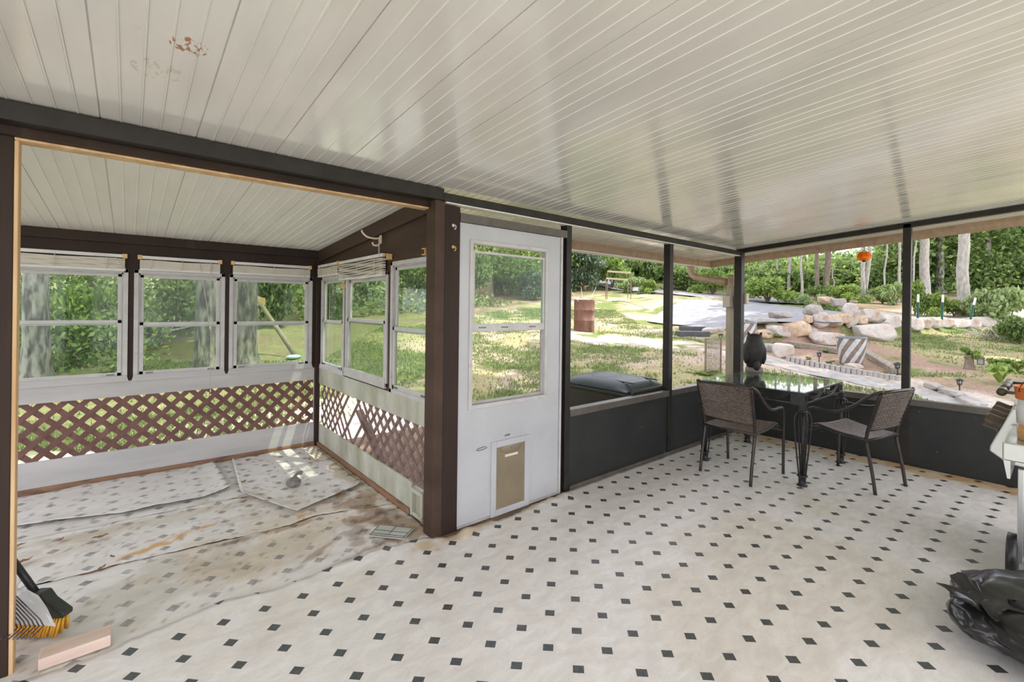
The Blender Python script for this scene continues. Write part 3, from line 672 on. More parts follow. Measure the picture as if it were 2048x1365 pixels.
for nm, y, z, lb in (('blind_bracket', .755, 1.79, 'yellowed plastic bracket at the front end of the sagging blind'), ('blind_bracket.001', 1.765, 1.80, 'yellowed plastic bracket between the two side-wall blinds'), ('blind_bracket.002', .185, 1.778, 'empty yellowed plastic bracket above the side window next to the door post'), ('blind_bracket.003', 1.70, 1.60, 'yellowed clip hanging low between two side windows')):
    t = thing(nm, lb, 'bracket', (0, y, z))
    m = MB(); m.box(-.05, -.0, y-.022, y+.022, z-.022, z-.016); m.box(-.05, -.0, y-.022, y+.022, z+.016, z+.022); m.box(-.008, -.0, y-.022, y+.022, z-.022, z+.022); m.box(-.05, .0, y-.022, y-.016, z-.016, z+.016)
    m.build('clip', YELL, t, bevel=.002)
    m = MB(); m.lathe([(0, -.014), (.005, -.012), (.005, -.008)], 8, (0, y, z), 'x'); m.build('screw', GALV, t)
t = thing('coat_hook', 'ivory double coat hook on the brown header of the side wall', 'hook', (0, .88, 1.93))
m = MB(); m.box(-.034, -.028, .865, .895, 1.90, 1.965); m.build('back_plate', HOOKM, t, bevel=.003)
MB().tube(smooth_curve([(-.03, .88, 1.945), (-.075, .885, 1.935), (-.13, .90, 1.945), (-.165, .905, 1.975), (-.168, .906, 1.99)], 5), [.007]*20+[.009], 8).build('upper_prong', HOOKM, t)
MB().tube(smooth_curve([(-.03, .88, 1.915), (-.055, .88, 1.885), (-.085, .883, 1.885), (-.095, .884, 1.905)], 5), .007, 8).build('lower_prong', HOOKM, t)
for nm, z, lb, mt in (('cup_hook', 1.935, 'white screw hook high on the front of the dark post beside the door', BLINDW), ('cup_hook.001', 1.80, 'brass cup hook lower on the front of the dark post beside the door', YELL)):
    t = thing(nm, lb, 'hook', (.06, 0, z))
    MB().lathe([(0, -.006), (.010, -.005), (.011, 0)], 12, (.06, 0, z), 'y').build('flange', mt, t)
    MB().tube(smooth_curve([(.06, -.002, z), (.06, -.022, z), (.06, -.032, z-.012), (.06, -.024, z-.026), (.06, -.012, z-.022)], 5), .0028, 6).build('hook', mt, t)
# ------------------------------------------------------------------ glass-topped table
TX0, TX1, TY0, TY1, TZ = 2.655, 3.70, -1.145, -.275, .775
T = thing('patio_table', 'black wrought-iron table with a clear glass top standing in the screened corner', 'table', ((TX0+TX1)/2, (TY0+TY1)/2, 0))
MB().box(TX0, TX1, TY0, TY1, TZ-.010, TZ).build('glass_top', TGLASS, T, bevel=.002)
fx0, fx1, fy0, fy1 = 2.675, 3.68, -1.125, -.295; za, zb = .764, .662
m = MB()
for y in (fy0, fy1): m.box(fx0, fx1, y-.008, y+.008, za-.014, za)
for x in (fx0, fx1): m.box(x-.008, x+.008, fy0, fy1, za-.014, za)
m.build('top_frame', BLACKIRON, T)
m = MB()
for y in (fy0, fy1): m.box(fx0, fx1, y-.005, y+.005, zb, zb+.010)
for x in (fx0, fx1): m.box(x-.005, x+.005, fy0, fy1, zb, zb+.010)
m.build('lower_rail', BLACKIRON, T)
for x, y in ((fx0, fy0), (fx1, fy0), (fx0, fy1), (fx1, fy1)):
    sx, sy = (1 if x == fx0 else -1), (1 if y == fy0 else -1)
    m = MB(); m.box(min(x-sx*.008, x+sx*.09), max(x-sx*.008, x+sx*.09), y-.009, y+.009, zb-.004, za); m.box(x-.009, x+.009, min(y-sy*.008, y+sy*.09), max(y-sy*.008, y+sy*.09), zb-.004, za)
    cp = m.build('corner_plate', BLACKIRON, T, bevel=.002)
    m = MB(); yy = y-sy*.011; a0, a1 = sorted((x+sx*.022, x+sx*.066))
    for k, w in ((0, .004), (.012, .004)): ring_ = [(a0+k, a1-k, zb+.028+k, zb+.076-k)]; b = ring_[0]; m.box(b[0], b[0]+w, yy-.003, yy+.003, b[2], b[3]); m.box(b[1]-w, b[1], yy-.003, yy+.003, b[2], b[3]); m.box(b[0], b[1], yy-.003, yy+.003, b[2], b[2]+w); m.box(b[0], b[1], yy-.003, yy+.003, b[3]-w, b[3])
    m.build('square_motif', BLACKIRON, cp)
def swag(p, q, n=18, dip=.07):
    P = []
    for i in range(n+1):
        t = i/n; P.append((p[0]+(q[0]-p[0])*t, p[1]+(q[1]-p[1])*t, za-.016-dip*math.sin(PI*t)**.8))
    return P
for (p, q) in (((fx0, fy0), (fx1, fy0)), ((fx0, fy1), (fx1, fy1)), ((fx0, fy0), (fx0, fy1)), ((fx1, fy0), (fx1, fy1))):
    d = Vector((q[0]-p[0], q[1]-p[1])); L = d.length; d /= L
    a = (p[0]+d.x*.1, p[1]+d.y*.1); b = (q[0]-d.x*.1, q[1]-d.y*.1); c = ((p[0]+q[0])/2, (p[1]+q[1])/2)
    m = MB(); m.tube(swag(a, c), .0042, 6); m.tube(swag(c, b), .0042, 6); m.tube(swag((a[0]+d.x*.03, a[1]+d.y*.03), (c[0]-d.x*.05, c[1]-d.y*.05), dip=.05), .003, 6); m.tube(swag((c[0]+d.x*.05, c[1]+d.y*.05), (b[0]-d.x*.03, b[1]-d.y*.03), dip=.05), .003, 6)
    m.build('scroll_swag', BLACKIRON, T)
    m = MB(); m.lathe([(0, -.006), (.028, -.005), (.032, 0), (.028, .005), (0, .006)], 20, (c[0], c[1], .715), 'y' if abs(d.x) > .5 else 'x'); m.build('centre_disc', BLACKIRON, T)
for x, y in ((fx0+.035, fy0+.01), (fx1-.04, fy0-.01), (fx0+.02, fy1-.01), (fx1-.05, fy1+.0)):
    m = MB(); m.box(x-.022, x+.022, y-.022, y+.022, .60, .668)
    m.lathe([(.024, .598), (.034, .602), (.034, .610), (.024, .614)], 16, (x, y, 0))
    m.tube([(x, y, .60), (x, y, .10)], .013, 8)
    for k in range(4):
        a = PI/4+k*PI/2; ca, sa = math.cos(a), math.sin(a)
        m.tube(smooth_curve([(x+ca*r, y+sa*r, z) for r, z in ((.02, .604), (.045, .596), (.064, .555), (.066, .50), (.052, .33), (.030, .12), (.026, .085))], 4), .0065, 6)
    lg = m.build('leg', BLACKIRON, T)
    m = MB(); m.lathe([(.036, 0), (.040, .006), (.036, .014), (.026, .018), (.028, .075), (.038, .080), (.040, .088), (.034, .094)], 18, (x, y, 0)); m.build('foot', BLACKIRON, lg)
# ------------------------------------------------------------------ wicker armchairs
def make_chair(label):
    r = thing('wicker_armchair', label, 'chair', (0, 0, 0), 0, 'wicker armchairs at the glass table')
    RK = {}
    for s in (-1, 1):
        P = smooth_curve([(s*.217, -.265, 0), (s*.216, -.243, .15), (s*.215, -.212, .31), (s*.215, -.195, .40)], 4)
        MB().tube(P, .0125, 9).build('leg', CHFRAME, r, local=True)
        P = smooth_curve([(s*.245, .268, 0), (s*.247, .262, .25), (s*.249, .258, .48), (s*.250, .245, .545)], 4)
        MB().tube(P, .0120, 9).build('leg', CHFRAME, r, local=True)
        P = smooth_curve([(s*.250, .250, .53), (s*.251, .222, .580), (s*.252, .16, .592), (s*.254, .08, .588), (s*.254, -.02, .605), (s*.252, -.13, .675), (s*.247, -.23, .765), (s*.236, -.292, .802), (s*.215, -.305, .806)], 6)
        MB().tube(P, [.0115]*6+[.013]*30+[.0125]*13, 9).build('armrest', CHFRAME, r, local=True)
    m = MB()
    for s in (-1, 1):
        m.tube(smooth_curve([(s*.215, -.197, .39), (s*.217, -.205, .47), (s*.222, -.245, .62), (s*.228, -.300, .79)], 5), .0125, 9)
        m.bar((s*.222, -.215, .50), (s*.228, -.298, .785), .016, .024, (0, 1, 0))
    m.tube([(-.230, -.302, .798), (-.1, -.316, .806), (0, -.320, .808), (.1, -.316, .806), (.230, -.302, .798)], .0135, 9)
    m.tube([(-.217, -.208, .487), (0, -.220, .487), (.217, -.208, .487)], .009, 8)
    m.build('back_frame', CHFRAME, r, local=True)
    def sy(t):      # seat profile along depth
        y = -.205+.475*t; z = .415+.004*math.sin(t*PI)+.034*max(0, (t-.35)/.45)**1.6 if t < .8 else None
        if z is None: z = .415+.004*math.sin(.8*PI)+.034-(.95*(t-.8)**1.7)
        return y, z
    m = MB()
    for s in (-1, 1):
        m.tube([(s*.216, sy(t)[0], sy(t)[1]-.004) for t in np.linspace(0, 1, 15)], .0105, 8)
    m.tube([(-.216, sy(0)[0], sy(0)[1]-.004), (.216, sy(0)[0], sy(0)[1]-.004)], .0105, 8)
    m.tube([(-.249, .259, sy(1)[1]-.005), (.249, .259, sy(1)[1]-.005)], .0095, 8)
    m.build('seat_frame', CHFRAME, r, local=True)
    m = MB(); n = 27
    for i in range(n):
        t = (i+.3)/n; y, z = sy(t)
        P = [(-.214+.428*k/24, y, z+.006+.0035*math.sin(PI*(k+i))-.012*math.sin(PI*k/24)) for k in range(25)]
        m.tube(P, .0058, 5, caps=False)
    for k in range(13):
        x = -.20+.40*k/12
        m.tube([(x, sy(t)[0], sy(t)[1]+.003-.012*math.sin(PI*k/12)) for t in np.linspace(0.01, .99, 14)], .0035, 4, caps=False)
    m.build('seat', WICK, r, local=True)
    m = MB(); n = 20
    def by(t): return -.212-.098*t**1.1, .492+.306*t
    for i in range(n):
        t = (i+.5)/n; y, z = by(t); w = .217+.011*t
        P = [(-w+2*w*k/36, y-.016*math.sin(PI*k/36)+.0055*math.sin(PI*(k/1.5+i)), z) for k in range(37)]
        m.tube(P, .0055, 5, caps=False)
    for k in range(24):
        u = (k+.5)/24
        m.tube([((-1+2*u)*(.217+.011*t), by(t)[0]-.016*math.sin(PI*u), by(t)[1]) for t in np.linspace(0, 1, 10)], .0034, 4, caps=False)
    m.build('backrest', WICK, r, local=True)
    return r
ch = make_chair('wicker armchair seen from behind, pushed in at the left end of the glass table')
ch2 = dup(ch, (3.231, -1.340, 0), -.256, 'wicker armchair at the near long side of the glass table, turned towards the right-hand wall')
ch.location = (2.630, -.655, 0); ch.rotation_euler = (0, 0, -1.615)
# ------------------------------------------------------------------ owl decoy
ow = thing('owl_decoy', 'dark owl decoy on a grey base, back turned, at the glass table corner', 'owl figurine', (3.590, -.372, TZ+.001), -.9)
m = MB(); m.lathe([(.078, 0), (.082, .006), (.078, .044), (.070, .048)], 28)
for i, v in enumerate(m.v): m.v[i] = (v[0]*1.08, v[1], v[2])
m.build('base', OWLB, ow, local=True)
prof = [(.0, .046), (.066, .048), (.074, .075), (.088, .12), (.100, .19), (.107, .25), (.103, .285), (.090, .31), (.082, .33), (.081, .355), (.074, .378), (.055, .395), (.025, .404), (0, .406)]
m = MB(); m.lathe(prof, 32)
for i, v in enumerate(m.v):
    x, y, z = v; w = 1+.16*math.exp(-((z-.20)/.07)**2)*abs(math.sin(2*math.atan2(y, x)))**2
    m.v[i] = (x*.97*w, y*.88*w+.012*(z < .3), z)
for s in (-1, 1):
    m.tube(smooth_curve([(s*.048, -.01, .372), (s*.058, -.008, .398), (s*.066, -.005, .420)], 4), [.019, .018, .017, .016, .015, .013, .011, .009, .003], 8)
    m.ball((s*.082, -.012, .19), .07, 3, .08, 4, 1, squash=(.42, .75, 1.55))
    m.ball((s*.032, .075, .058), .026, 2, .1, 3, 2, squash=(1, 1.3, .7))
m.ball((0, -.085, .075), .035, 2, .1, 3, 3, squash=(1, .6, 1.6))
m.build('body', OWLM, ow, local=True)
for s in (-1, 1):
    e = MB(); e.ball((s*.032, .070, .350), .013, 2); e.build('eye', YELL, ow, local=True)
m = MB(); m.lathe([(.012, 0), (.008, .012), (0, .026)], 8, (0, .072, .325), 'y'); m.build('beak', DIRTDARK, ow, local=True)
# ------------------------------------------------------------------ grill and pail at the right edge
gr = thing('gas_grill', 'stainless gas grill with four dark knobs at the right edge of the porch', 'grill', (2.4, -2.5, 0))
m = MB(); prof = [(-2.206, .665), (-2.208, .69), (-2.290, .912), (-2.36, .912), (-2.36, .60), (-2.275, .612)]
m.prism(prof, lambda a, b, d: (d, a, b), 2.145, 2.95); cpn = m.build('control_panel', GRILLM, gr, bevel=.006)
nrm = Vector((0, .938, .346)).normalized()
for i, x in enumerate((2.235, 2.415, 2.60, 2.79)):
    c = Vector((x, -2.248, .800)); m = MB(); m.lathe([(.043, .0), (.044, .006), (.039, .010), (.040, .064), (.034, .072), (0, .073)], 24)
    R = nrm.to_track_quat('Z', 'Y').to_matrix()
    m.v = [tuple(c+R @ Vector(v)) for v in m.v]; m.build('knob', KNOBM, cpn)
MB().box(2.12, 2.92, -2.72, -2.362, .60, .90).build('firebox', GRILLB, gr, bevel=.01)
m = MB(); P = [(-2.36, .90), (-2.345, 1.0), (-2.40, 1.10), (-2.53, 1.16), (-2.66, 1.10), (-2.72, .90)]; m.prism(P, lambda a, b, d: (d, a, b), 2.125, 2.915); lid = m.build('lid', GRILLM, gr, bevel=.02, seg=3)
m = MB(); m.tube([(2.21, -2.245, .985), (2.84, -2.245, .985)], .020, 14); hd = m.build('lid_handle', HANDM, lid)
for x in (2.25, 2.62): MB().lathe([(.0225, 0), (.0225, .05)], 16, (x, -2.245, .985), 'x').build('chrome_band', CHROME, hd)
for x in (2.25, 2.80): MB().bar((x, -2.245, .985), (x, -2.37, .985), .022, .016).build('handle_bracket', HANDM, hd)
sh = MB().box(1.60, 2.118, -2.72, -2.285, .745, .828).build('side_shelf', GRILLM, gr, bevel=.006)
m = MB(); m.prism([(-2.286, .75), (-2.30, .66), (-2.31, .66), (-2.31, .75)], lambda a, b, d: (d, a, b), 1.62, 2.11); m.build('towel_lip', GRILLM, sh)
for x, y in ((2.13, -2.325), (2.13, -2.70), (2.90, -2.325), (2.90, -2.70)):
    MB().box(x-.012, x+.02, y-.012, y+.012, .10 if x < 2.5 else .0, .60).build('leg', GRILLM, gr, bevel=.004)
MB().box(2.125, 2.135, -2.69, -2.34, .16, .60).build('side_panel', GRILLB, gr)
MB().box(2.145, 2.885, -2.70, -2.315, .13, .16).build('bottom_shelf', GRILLB, gr, bevel=.004)
MB().box(2.15, 2.88, -2.345, -2.332, .17, .59).build('cabinet_door', GRILLB, gr, bevel=.004)
for y in (-2.335, -2.745):
    m = MB(); m.lathe([(.0, -.020), (.095, -.022), (.116, -.018), (.1165, .018), (.095, .022), (0, .020)], 36, (2.17, y+.04, .1165), 'y')
    for k in range(36):
        a = 2*PI*k/36; p = Vector((2.17+.1165*math.cos(a), y+.04, .1165+.1165*math.sin(a))); 
    w = m.build('wheel', GRILLB, gr); MB().lathe([(0, -.026), (.025, -.024), (.028, -.02), (.03, .02)], 16, (2.17, y+.04, .1165), 'y').build('hub', GRILLM, w)
pa = thing('tin_pail', 'orange and white printed tin pail with a black wire handle on the grill side shelf', 'pail', (1.76, -2.418, .8295))
for nm, mt, z0, z1, r0, r1 in (('lower_band', PAILT, 0, .075, .094, .097), ('middle_band', PAILW, .075, .19, .097, .102), ('upper_band', ORANGE, .19, .245, .102, .106)):
    m = MB(); m.lathe(([(0, z0)] if z0 == 0 else [])+[(r0, z0), (r1, z1)]+([(r1+.003, z1), (r1+.003, z1+.005), (r1-.003, z1+.005), (r1-.003, z1-.01), (0, z1-.012)] if nm[0] == 'u' else []), 40, (1.76, -2.418, .8295)); m.build(nm, mt, pa)
m = MB(); a0 = 2.2
m.tube([(1.76+.108*math.cos(a0)*math.cos(t), -2.418+.108*math.sin(a0)*math.cos(t), .8295+.225+.085*math.sin(t)) for t in np.linspace(0, PI, 21)], .0022, 6); m.build('wire_handle', BLKWIRE, pa)
# ------------------------------------------------------------------ rubbish bag
tb = thing('trash_bag', 'crumpled black plastic rubbish bag on the floor beside the grill', 'bag', (1.5, -2.55, 0))
m = MB(); m.ball((1.50, -2.56, .125), .43, 6, .07, 1.7, 4, flat=-.29, squash=(1.0, 1.0, .30), ridged=True)
m.ball((1.335, -2.31, .115), .17, 5, .10, 1.6, 9, flat=-.72, squash=(1.1, 1.0, .48), ridged=True)
m.build('bag_body', BAGM, tb)
m = MB()
def gath(u, v):
    a = u*2*PI; r = (.035+.075*v)*(1+.30*math.sin(7*a+v*2)+.15*math.sin(13*a)); 
    return (1.30+.02*v+r*math.cos(a)*1.2, -2.275+.03*v+r*math.sin(a), .165+.05*v*(1+.3*math.sin(3*a)))
m.grid(64, 8, gath); m.build('gathered_neck', BAGM, tb)
# ------------------------------------------------------------------ things on the bay floor
kb = thing('knotted_bag', 'small grey knotted plastic bag lying on the loose vinyl by the back wall', 'bag', (-.50, 1.37, .012))
MB().ball((-.505, 1.365, .042), .052, 4, .22, 2.2, 5, flat=-.62, squash=(1, .9, .72), ridged=True).build('bag_body', PLASTGREY, kb)
m = MB(); m.tube(smooth_curve([(-.495, 1.385, .07), (-.475, 1.40, .088), (-.445, 1.41, .092), (-.43, 1.405, .086)], 4), [.016, .015, .013, .011, .010, .010, .011, .012, .014, .016, .017, .015, .008], 8); m.build('knot', PLASTGREY, kb)
tp = thing('floor_tile', 'grey-green plate scored into squares lying on the stained floor near the cat flap', 'plate', (-.235, .21, .0))
q = [(-.362, .255), (-.213, .081), (-.103, .158), (-.253, .343)]
Q = [Vector((x, y, .016+.006*(i > 1))) for i, (x, y) in enumerate(q)]
m = MB(); m.add(Q+[p-Vector((0, 0, .006)) for p in Q], [(0, 1, 2, 3), (7, 6, 5, 4)]+[(i, i+4, (i+1) % 4+4, (i+1) % 4) for i in range(4)]); m.build('plate', TILEM, tp, bevel=.001)
m = MB()
def qp(u, v): return (Q[0]*(1-u)+Q[1]*u)*(1-v)+(Q[3]*(1-u)+Q[2]*u)*v
for a, b in (((.03, .5), (.97, .5)), ((.5, .2), (.5, .95)), ((.03, .2), (.97, .2)), ((.03, .05), (.03, .95)), ((.97, .05), (.97, .95)), ((.03, .95), (.97, .95)), ((.03, .05), (.97, .05))):
    m.bar(qp(*a)+Vector((0, 0, .0005)), qp(*b)+Vector((0, 0, .0005)), .003, .0015)
m.build('grid_lines', DARKGAP, tp)
bl = MB().box(-.105, .105, -.043, .043, 0, .045).build('lumber_offcut', BLOCK, bevel=.003, seg=2)
bl.location = (-1.652, .088, .0045); bl.rotation_euler = (0, 0, .02); tag(bl, 'short pale offcut of lumber lying by the left post', 'wood block')
def pt(u, v, fw):                          # a point at a given distance ahead of the camera
    a, b = u-1024, v-Y0; a, b = a*math.cos(RO)+b*math.sin(RO), -a*math.sin(RO)+b*math.cos(RO)
    lat = a/F*fw; x, y = site(lat, fw); return Vector((x, y, CZ-b/F*fw))
# broom leaning behind the left post
f0 = 1.96
br = thing('push_broom', 'broom with a dark green head and yellow bristles leaning behind the left post', 'broom', (-1.77, .29, 0))
A, B = pt(66, 1192, f0), pt(137, 1230, f0)
ax = (B-A); ax.z = 0; up = Vector((0, 0, 1)); fwv = Vector((SA, CA, 0))
m = MB(); P = [pt(70, 1183, f0), pt(92, 1182, f0), pt(104, 1199, f0), pt(136, 1222, f0), pt(135, 1232, f0), pt(106, 1234, f0), pt(40, 1222, f0), pt(36, 1205, f0)]
m.add([p-fwv*.022 for p in P]+[p+fwv*.028 for p in P], [tuple(range(7, -1, -1)), tuple(range(8, 16))]+[(i, (i+1) % 8, 8+(i+1) % 8, 8+i) for i in range(8)])
m.build('head', BROOMH, br, bevel=.008, seg=3)
m = MB(); nb = 17
for i in range(nb):
    t = i/(nb-1)
    for k in (-1, 0, 1):
        a = pt(38+90*t, 1224+8*(t > .5), f0)+fwv*.016*k; e = pt(30+92*t+random.uniform(-2, 2), 1272+8*t**.5*(1-.3*t), f0)+fwv*.028*k
        e.z = max(e.z, .009)
        m.tube([a, a*.5+e*.5+Vector((0, 0, .002)), e], [.004, .0055, .0045], 5)
m.build('bristles', BRIST, br)
m = MB(); m.tube([pt(76, 1192, f0), pt(30, 1128, f0+.01), pt(-190, 830, f0+.06)], .0135, 10); m.build('handle', BLACKIRON, br)
m = MB(); p = pt(48, 1166, f0); m.tube([p+Vector((.018*math.cos(t), .010*math.cos(t)*0, .016*math.sin(t)))+fwv*.016*math.sin(t) for t in np.linspace(0, 2*PI, 15)][:-1], .0022, 5, True); m.build('hang_ring', BLINDW, br)
f1 = 1.86
dp = thing('dustpan', 'white plastic dustpan standing against the broom behind the left post', 'dustpan', (-1.79, .22, 0))
m = MB(); poly = [(112, 1254), (94, 1216), (76, 1192), (52, 1178), (28, 1176), (0, 1186), (-40, 1215), (-10, 1235), (40, 1250), (86, 1252)]
def pan(z): return [pt(u, v, f1+z+(.03 if 1 < i < 7 else 0)) for i, (u, v) in enumerate(poly)]
P0, P1 = pan(0), pan(.006); n = len(P0); m.add(P0+P1, [tuple(range(n)), tuple(range(2*n-1, n-1, -1))]+[(i, n+i, n+(i+1) % n, (i+1) % n) for i in range(n)]); m.build('pan', PANW, dp, bevel=.002)
m = MB(); m.tube([pt(104, 1247, f1-.004), pt(84, 1213, f1+.01), pt(52, 1186, f1+.028), pt(28, 1180, f1+.028)], .0035, 6); m.build('rim', PANW, dp)
m = MB(); m.tube([pt(2, 1187, f1+.028), pt(-30, 1130, f1+.03), pt(-70, 1050, f1+.04)], .012, 8); m.build('handle', PANW, dp)
f2 = 1.78
rk = thing('leaf_rake', 'dark wire leaf rake with bent tines leaning behind the left post', 'rake', (-1.80, .17, 0))
hub = pt(-150, 1010, f2+.05)
for i in range(12):
    t = i/11
    kn = pt(90-96*t, 1250+8*t, f2-.008*i*0+.012*t); tip = pt(60-95*t, 1279+2*t, f2-.06)
    tip.z = max(tip.z, .008)
    m = MB(); m.tube([hub, hub*.45+kn*.55+Vector((0, 0, -.003)), kn+(hub-kn)*.04, kn+(tip-kn)*.10, kn+(tip-kn)*.5, tip], .0024, 6); m.build('tine', RAKEM, rk)
m = MB(); m.tube([hub, pt(-420, 560, f2+.1)], .012, 8); m.build('handle', BLOCK, rk)
# dry leaves and crumbs on the bay floor
def leaf_mesh(sz, seed):
    m = MB(); rr = random.Random(seed); cu = rr.uniform(.3, .9)
    def fn(u, v):
        x = (u-.5)*2; w = (1-abs(x)**1.6)*.42*(1+.25*math.sin(u*19+seed)); y = (v-.5)*2*w
        return (x*sz, y*sz, sz*(.12+cu*.5*y*y+.25*x*x*cu+.06*math.sin(u*12+seed)))
    return m.grid(11, 5, fn)
lv = [(-1.98, 1.385, .035, .3), (-1.80, 1.335, .03, 1.2), (-1.93, 1.13, .045, .5), (-1.60, .80, .028, .9), (-1.56, .91, .022, 2.0), (-1.62, 1.23, .045, .1), (-.86, 1.27, .035, .4), (-.72, 1.22, .04, -.3), (-.66, 2.26, .032, 0.2), (-.22, 1.95, .028, 1.), (-.79, 1.70, .03, .8), (-.32, 1.02, .018, .5), (-.06, .055, .034, .4)]
wl = ['by the broom and the left edge of the bay floor', 'on the vinyl seam left of centre', 'curled near the broom handle', 'just above the broom head', 'small, on the vinyl by the orange stain', 'frayed, in the middle of the left half of the bay floor', 'in front of the pointed loose vinyl, left one', 'in front of the pointed loose vinyl, right one', 'under the back lattice near the corner', 'near the corner below the side wall', 'between the two loose vinyl pieces', 'tiny, near the grey-green plate', 'rust-coloured flake at the foot of the corner post']
for i, ((x, y, s, a), w) in enumerate(zip(lv, wl)):
    o = leaf_mesh(s, i).build('dry_leaf', LEAFD); o.location = (x, y, .012); o.rotation_euler = (0, 0, a); tag(o, 'brown dry leaf '+w, 'leaf', 'dry leaves on the bay floor')
# amber lantern hung from the eave
la = thing('paper_lantern', 'amber pumpkin-shaped lantern hanging under the roof edge on the right', 'lantern', (4.775, -1.04, 2.04))
m = MB(); n = 40; prof = [(.012, -.052), (.040, -.046), (.060, -.025), (.066, 0), (.060, .026), (.040, .045), (.012, .050)]
m.lathe(prof, n, (4.775, -1.04, 2.045))
for i, v in enumerate(m.v):
    a = 2*PI*(i % n)/n; k = 1+.05*math.cos(8*a) if i < n*len(prof) else 1
    m.v[i] = (4.775+(v[0]-4.775)*k, -1.04+(v[1]+1.04)*k, v[2])
m.build('shade', LANTM, la)
MB().lathe([(.014, -.065), (.016, -.045), (.010, -.02), (0, -.018)], 12, (4.775, -1.04, 2.045)).build('socket', DIRTDARK, la)
m = MB(); m.tube([(4.775, -1.04, 2.09), (4.775, -1.042, 2.12), (4.775, -1.04, roofz(-1.04)-.084)], .003, 6); m.tube([(4.775, -1.06, 2.095), (4.775, -1.04, 2.115), (4.775, -1.02, 2.095)], .003, 5); m.build('hanger', DIRTDARK, la)
# ------------------------------------------------------------------ terrain
def wall_fw(lat): return np.interp(lat, [5.6, 6, 7.9, 10, 13.4, 16, 22], [11.9, 11.75, 12.0, 12.7, 14.3, 15.6, 18])
def height(lat, fw):
    lat = np.asarray(lat, float); fw = np.asarray(fw, float)
    z = np.maximum(-.775+.115*fw, -.62)
    r = .41*Ssm(lat, 5.4, 7.2)*Ssm(fw, wall_fw(lat)-.05, wall_fw(lat)+.35)*(1-.65*Ssm(lat, 11.5, 15))*(1-Ssm(fw, 20, 25))
    hill0 = np.where(lat < -1, 19, 30)
    q = lat/np.maximum(fw, 1); k = 1-.62*Ssm(q, .15, .3)*(1-Ssm(q, .76, .88))
    return z+r+.27*k*np.maximum(fw-hill0, 0)+.04*k*np.maximum(fw-hill0-8, 0)
def gz(x, y):
    l, f = tosite(x, y); return float(height(l, f))
def ground_hit(u, v, up=0.0):
    """where a sight line meets the ground"""
    t = 2.0
    while t < 60:
        p = pt(u, v, t)
        if p.z <= gz(p.x, p.y)+up: return p, t
        t += .02
    return p, t
lats = np.concatenate([np.linspace(-30, -9, 36)[:-1], np.linspace(-9, 14, 190)[:-1], np.linspace(14, 46, 60)])
fws = np.concatenate([np.linspace(-14, 2.5, 20)[:-1], np.linspace(2.5, 17, 150)[:-1], np.linspace(17, 30, 70)[:-1], np.linspace(30, 50, 30)])
LL, FF = np.meshgrid(lats, fws)
n1 = fnoise(LL, FF, .55, 1); n2 = fnoise(LL, FF, 2.1, 2)
HH = height(LL, FF)+n2*.03*Ssm(FF, 5, 7)+n1*.05*Ssm(FF, 6, 9)
def pdist(l, f, poly):
    d = np.full(l.shape, 99.)
    for (a, b), (c, e) in zip(poly, poly[1:]):
        t = np.clip(((l-a)*(c-a)+(f-b)*(e-b))/((c-a)**2+(e-b)**2), 0, 1); d = np.minimum(d, np.hypot(l-a-t*(c-a), f-b-t*(e-b)))
    return d
PATH = [(1.6, 12.4), (3.2, 11.8), (4.8, 11.0), (6.0, 9.1), (6.9, 7.9), (7.4, 6.6), (7.6, 5.2)]
def masks(l, f):
    path = 1-Ssm(pdist(l, f, PATH)+.25*fnoise(l, f, 1.5, 5), .45, .85)
    bed = Ssm(l, 4.9, 5.6)*(1-Ssm(l, 9.0, 9.6))*Ssm(f, 8.6, 9.2)*(1-Ssm(f, wall_fw(l)+.3, wall_fw(l)+.6))
    bed = np.maximum(bed, Ssm(l, 6.8, 7.4)*(1-Ssm(l, 9.0, 10.2))*Ssm(f, 5.5, 6.3)*(1-Ssm(f, 8.2, 9.0))*.9)
    forest = np.maximum(Ssm(l, -3.5, -4.8)*0+(1-Ssm(l, -4.6, -3.4))*Ssm(f, 8.8, 9.8), Ssm(f, np.interp(l, [-3, 0, 3, 7, 10, 13, 22], [14, 19, 24, 29, 23, 17, 18])-.6, np.interp(l, [-3, 0, 3, 7, 10, 13, 22], [14, 19, 24, 29, 23, 17, 18])+.8))
    return path, np.clip(bed, 0, 1), np.clip(forest, 0, 1)
pm, bm_, fm = masks(LL, FF)
GREEN, DRY, DIRT, LIT, PALE, WOOD = [np.array(c) for c in ((.14, .19, .06), (.30, .285, .16), (.37, .315, .255), (.29, .215, .17), (.47, .445, .41), (.15, .125, .08))]
def lerp(a, b, t): return a*(1-t[..., None])+b*t[..., None]
col = lerp(np.broadcast_to(GREEN, LL.shape+(3,)), DRY, Ssm(n1+n2*.5, -.18, .28))
col = lerp(col, DIRT, Ssm(fnoise(LL, FF, .8, 8)+.4*fnoise(LL, FF, 3, 9), .02, .30)*Ssm(LL, -4, -1)*(1-Ssm(LL, 8.5, 9.5)))
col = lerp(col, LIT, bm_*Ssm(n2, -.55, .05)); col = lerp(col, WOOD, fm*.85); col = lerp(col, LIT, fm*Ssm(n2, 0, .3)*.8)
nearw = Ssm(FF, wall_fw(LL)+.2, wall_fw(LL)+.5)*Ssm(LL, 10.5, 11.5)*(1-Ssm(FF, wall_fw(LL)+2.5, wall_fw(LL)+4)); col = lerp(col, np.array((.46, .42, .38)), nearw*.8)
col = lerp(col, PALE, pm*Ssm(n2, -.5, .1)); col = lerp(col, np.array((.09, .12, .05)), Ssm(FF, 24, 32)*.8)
col = lerp(col, np.array((.04, .065, .025)), Ssm(FF, 31, 36)*.8)  # far slope painted darker for the shaded depth behind the leaves
col = lerp(col, np.array((.13, .17, .06)), (1-Ssm(LL, -3.4, -2.2))*Ssm(n2, -.4, .1)*.8)
